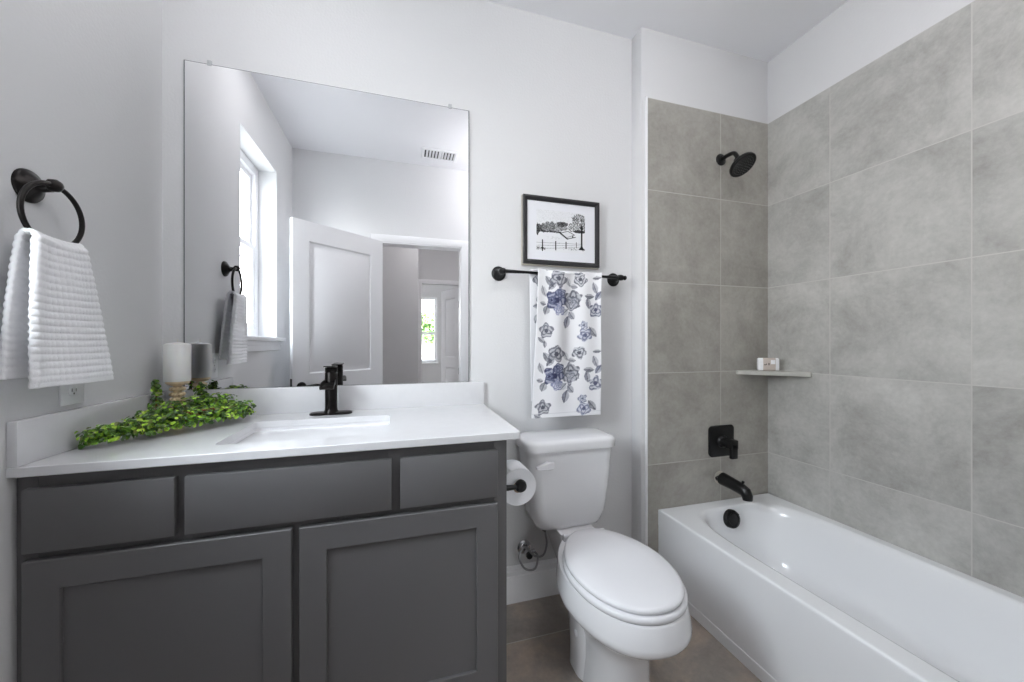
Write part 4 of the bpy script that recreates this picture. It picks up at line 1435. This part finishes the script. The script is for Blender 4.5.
# ------------------------------------------------------------------ tub spout, valve, shower head
VX = 2.4785
spt = thing('tub_spout', 'black tub spout with diverter knob on the tiled wall over the tub', 'spout', (VX - 0.008, YE, 0.50))
path = [(VX - 0.008, YE + 0.001, 0.500), (VX - 0.008, YE - 0.02, 0.500), (VX - 0.008, YE - 0.08, 0.495), (VX - 0.008, YE - 0.135, 0.488), (VX - 0.008, YE - 0.160, 0.480), (VX - 0.008, YE - 0.168, 0.464), (VX - 0.008, YE - 0.170, 0.445)]
obj('spout_body', add_tube(B(), path, [0.033, 0.033, 0.030, 0.0285, 0.0275, 0.025, 0.0215], 24), M['black'], spt)
obj('wall_ring', add_lathe(B(), (VX - 0.008, YE - 0.0005, 0.500), (0, -1, 0), [(0, 0.0345), (0.003, 0.0345), (0.004, 0.033)], 28), M['frame_edge'], spt)
obj('diverter_knob', add_lathe(B(), (VX - 0.008, YE - 0.142, 0.511), (0, -0.2, 1), [(0, 0.004), (0.010, 0.004), (0.011, 0.007), (0.018, 0.007), (0.020, 0.005)], 14), M['black'], spt)

val = thing('shower_valve', 'black square shower valve plate with lever handle above the tub spout', 'valve', (VX, YE, 0.695))
rings = [rrect(0, 0, 0.083 - d, 0.083 - d, 0.022, z, 8) for d, z in ((0.001, 0.0005), (0, 0.004), (0.0, 0.008), (0.004, 0.011))]
obj('valve_plate', add_loft(B(), [[Vector((VX + p.x, YE - p.z, 0.697 + p.y)) for p in r] for r in rings]), M['black'], val)
obj('valve_hub', add_lathe(B(), (VX, YE - 0.010, 0.695), (0, -1, 0), [(0, 0.034), (0.008, 0.033), (0.014, 0.027), (0.045, 0.025), (0.047, 0.023)], 32), M['black'], val)
bm = add_box(B(), VX - 0.023, VX + 0.023, YE - 0.092, YE - 0.050, 0.672, 0.718, 0.005)
add_box(bm, VX - 0.020, VX + 0.020, YE - 0.092, YE - 0.072, 0.622, 0.700, 0.005)
obj('lever', bm, M['black'], val)

shw = thing('shower_fixture', 'black round shower head on a bent arm high on the tiled wall', 'shower head', (VX + 0.002, YE, 2.203))
SX = 2.479
obj('flange', add_lathe(B(), (SX, YE - 0.0005, 2.203), (0, -1, 0), [(0, 0.031), (0.004, 0.031), (0.008, 0.026), (0.011, 0.014)], 28), M['black'], shw)
arm = smooth_path([(SX, YE, 2.203), (SX, YE - 0.05, 2.205), (SX - 0.004, YE - 0.090, 2.194), (SX - 0.014, YE - 0.121, 2.153)], 6)
obj('arm', add_tube(B(), arm, 0.0105, 14), M['black'], shw)
hn = Vector((0.10, -0.58, -0.81)).normalized()
hc = Vector((SX - 0.014, -0.243, 2.103))
bm = add_lathe(B(), hc - hn * 0.055, hn, [(-0.004, 0.010), (0.0, 0.016), (0.008, 0.0175), (0.018, 0.016), (0.022, 0.022), (0.032, 0.044), (0.040, 0.059), (0.045, 0.0635), (0.054, 0.0645), (0.058, 0.062), (0.0585, 0.055), (0.057, 0.053), (0.057, 0.004)], 48)
hd = obj('spray_head', bm, M['black'], shw)
bm = B()
_, s_, u_ = frame_of(hn)
for ring_r, cnt in ((0.013, 6), (0.025, 12), (0.036, 18), (0.047, 24)):
    for k in range(cnt):
        a = 2 * math.pi * k / cnt
        add_lathe(bm, hc + hn * 0.0015 + (s_ * math.cos(a) + u_ * math.sin(a)) * ring_r, hn, [(0, 0.0026), (0.0035, 0.0018)], 6)
obj('nozzles', bm, M['nozzle'], hd)

# ------------------------------------------------------------------ corner shelf and soap
SZ, ST = 1.0715, 0.021
shelf = B()
aX, bY, r = 0.226, 0.236, 0.012
pts = [(XR - 0.0005, YE - 0.0005), (XR - aX, YE - 0.0005), (XR - aX, YE - 0.012), (XR - aX + 0.006, YE - 0.018), (XR - 0.018, YE - bY + 0.004), (XR - 0.010, YE - bY), (XR - 0.0005, YE - bY)]
add_loft(shelf, [[Vector((x, y, z)) for x, y in pts] for z in (SZ - ST, SZ - 0.0012)] + [[Vector((XR - 0.0005 + (x - XR + 0.0005) * 0.995, YE - 0.0005 + (y - YE + 0.0005) * 0.995, SZ)) for x, y in pts]])
tag(obj('corner_shelf', shelf, M['stone_shelf'], angle=20), 'pale stone corner shelf in the tiled tub corner', 'shelf')
soap = thing('soap_package', 'small wrapped soap with beige band on the corner shelf', 'soap', (2.725, -0.172, SZ))
ang = math.atan2(-bY, aX)
ca, sa = math.cos(-0.60), math.sin(-0.60)


def soap_pt(u, w, z):
    return Vector((2.722 + u * ca - w * sa, -0.166 + u * sa + w * ca, SZ + z))


def soap_box(u0, u1, w0, w1, z0, z1, bv):
    t = box(u0, u1, w0, w1, z0, z1, bv, 3)
    for v in t.verts:
        v.co = soap_pt(v.co.x, v.co.y, v.co.z)
    return t


obj('wrapper', soap_box(-0.049, 0.049, -0.016, 0.016, 0.0005, 0.068, 0.007), M['soap_wrap'], soap)
band = obj('label_band', soap_box(-0.030, 0.034, -0.0168, 0.0168, 0.0003, 0.0685, 0.0065), M['soap_band'], soap)
obj('white_patch', soap_box(0.008, 0.028, -0.0175, -0.0165, 0.036, 0.058, 0.0003), M['soap_wrap'], band)
bm = soap_box(-0.024, -0.012, -0.0174, -0.0165, 0.030, 0.034, 0.0002)
merge(bm, soap_box(-0.015, -0.009, -0.0174, -0.0165, 0.034, 0.038, 0.0002))
merge(bm, soap_box(-0.003, 0.002, -0.0174, -0.0165, 0.030, 0.042, 0.0002))
obj('print', bm, M['ink'], band)
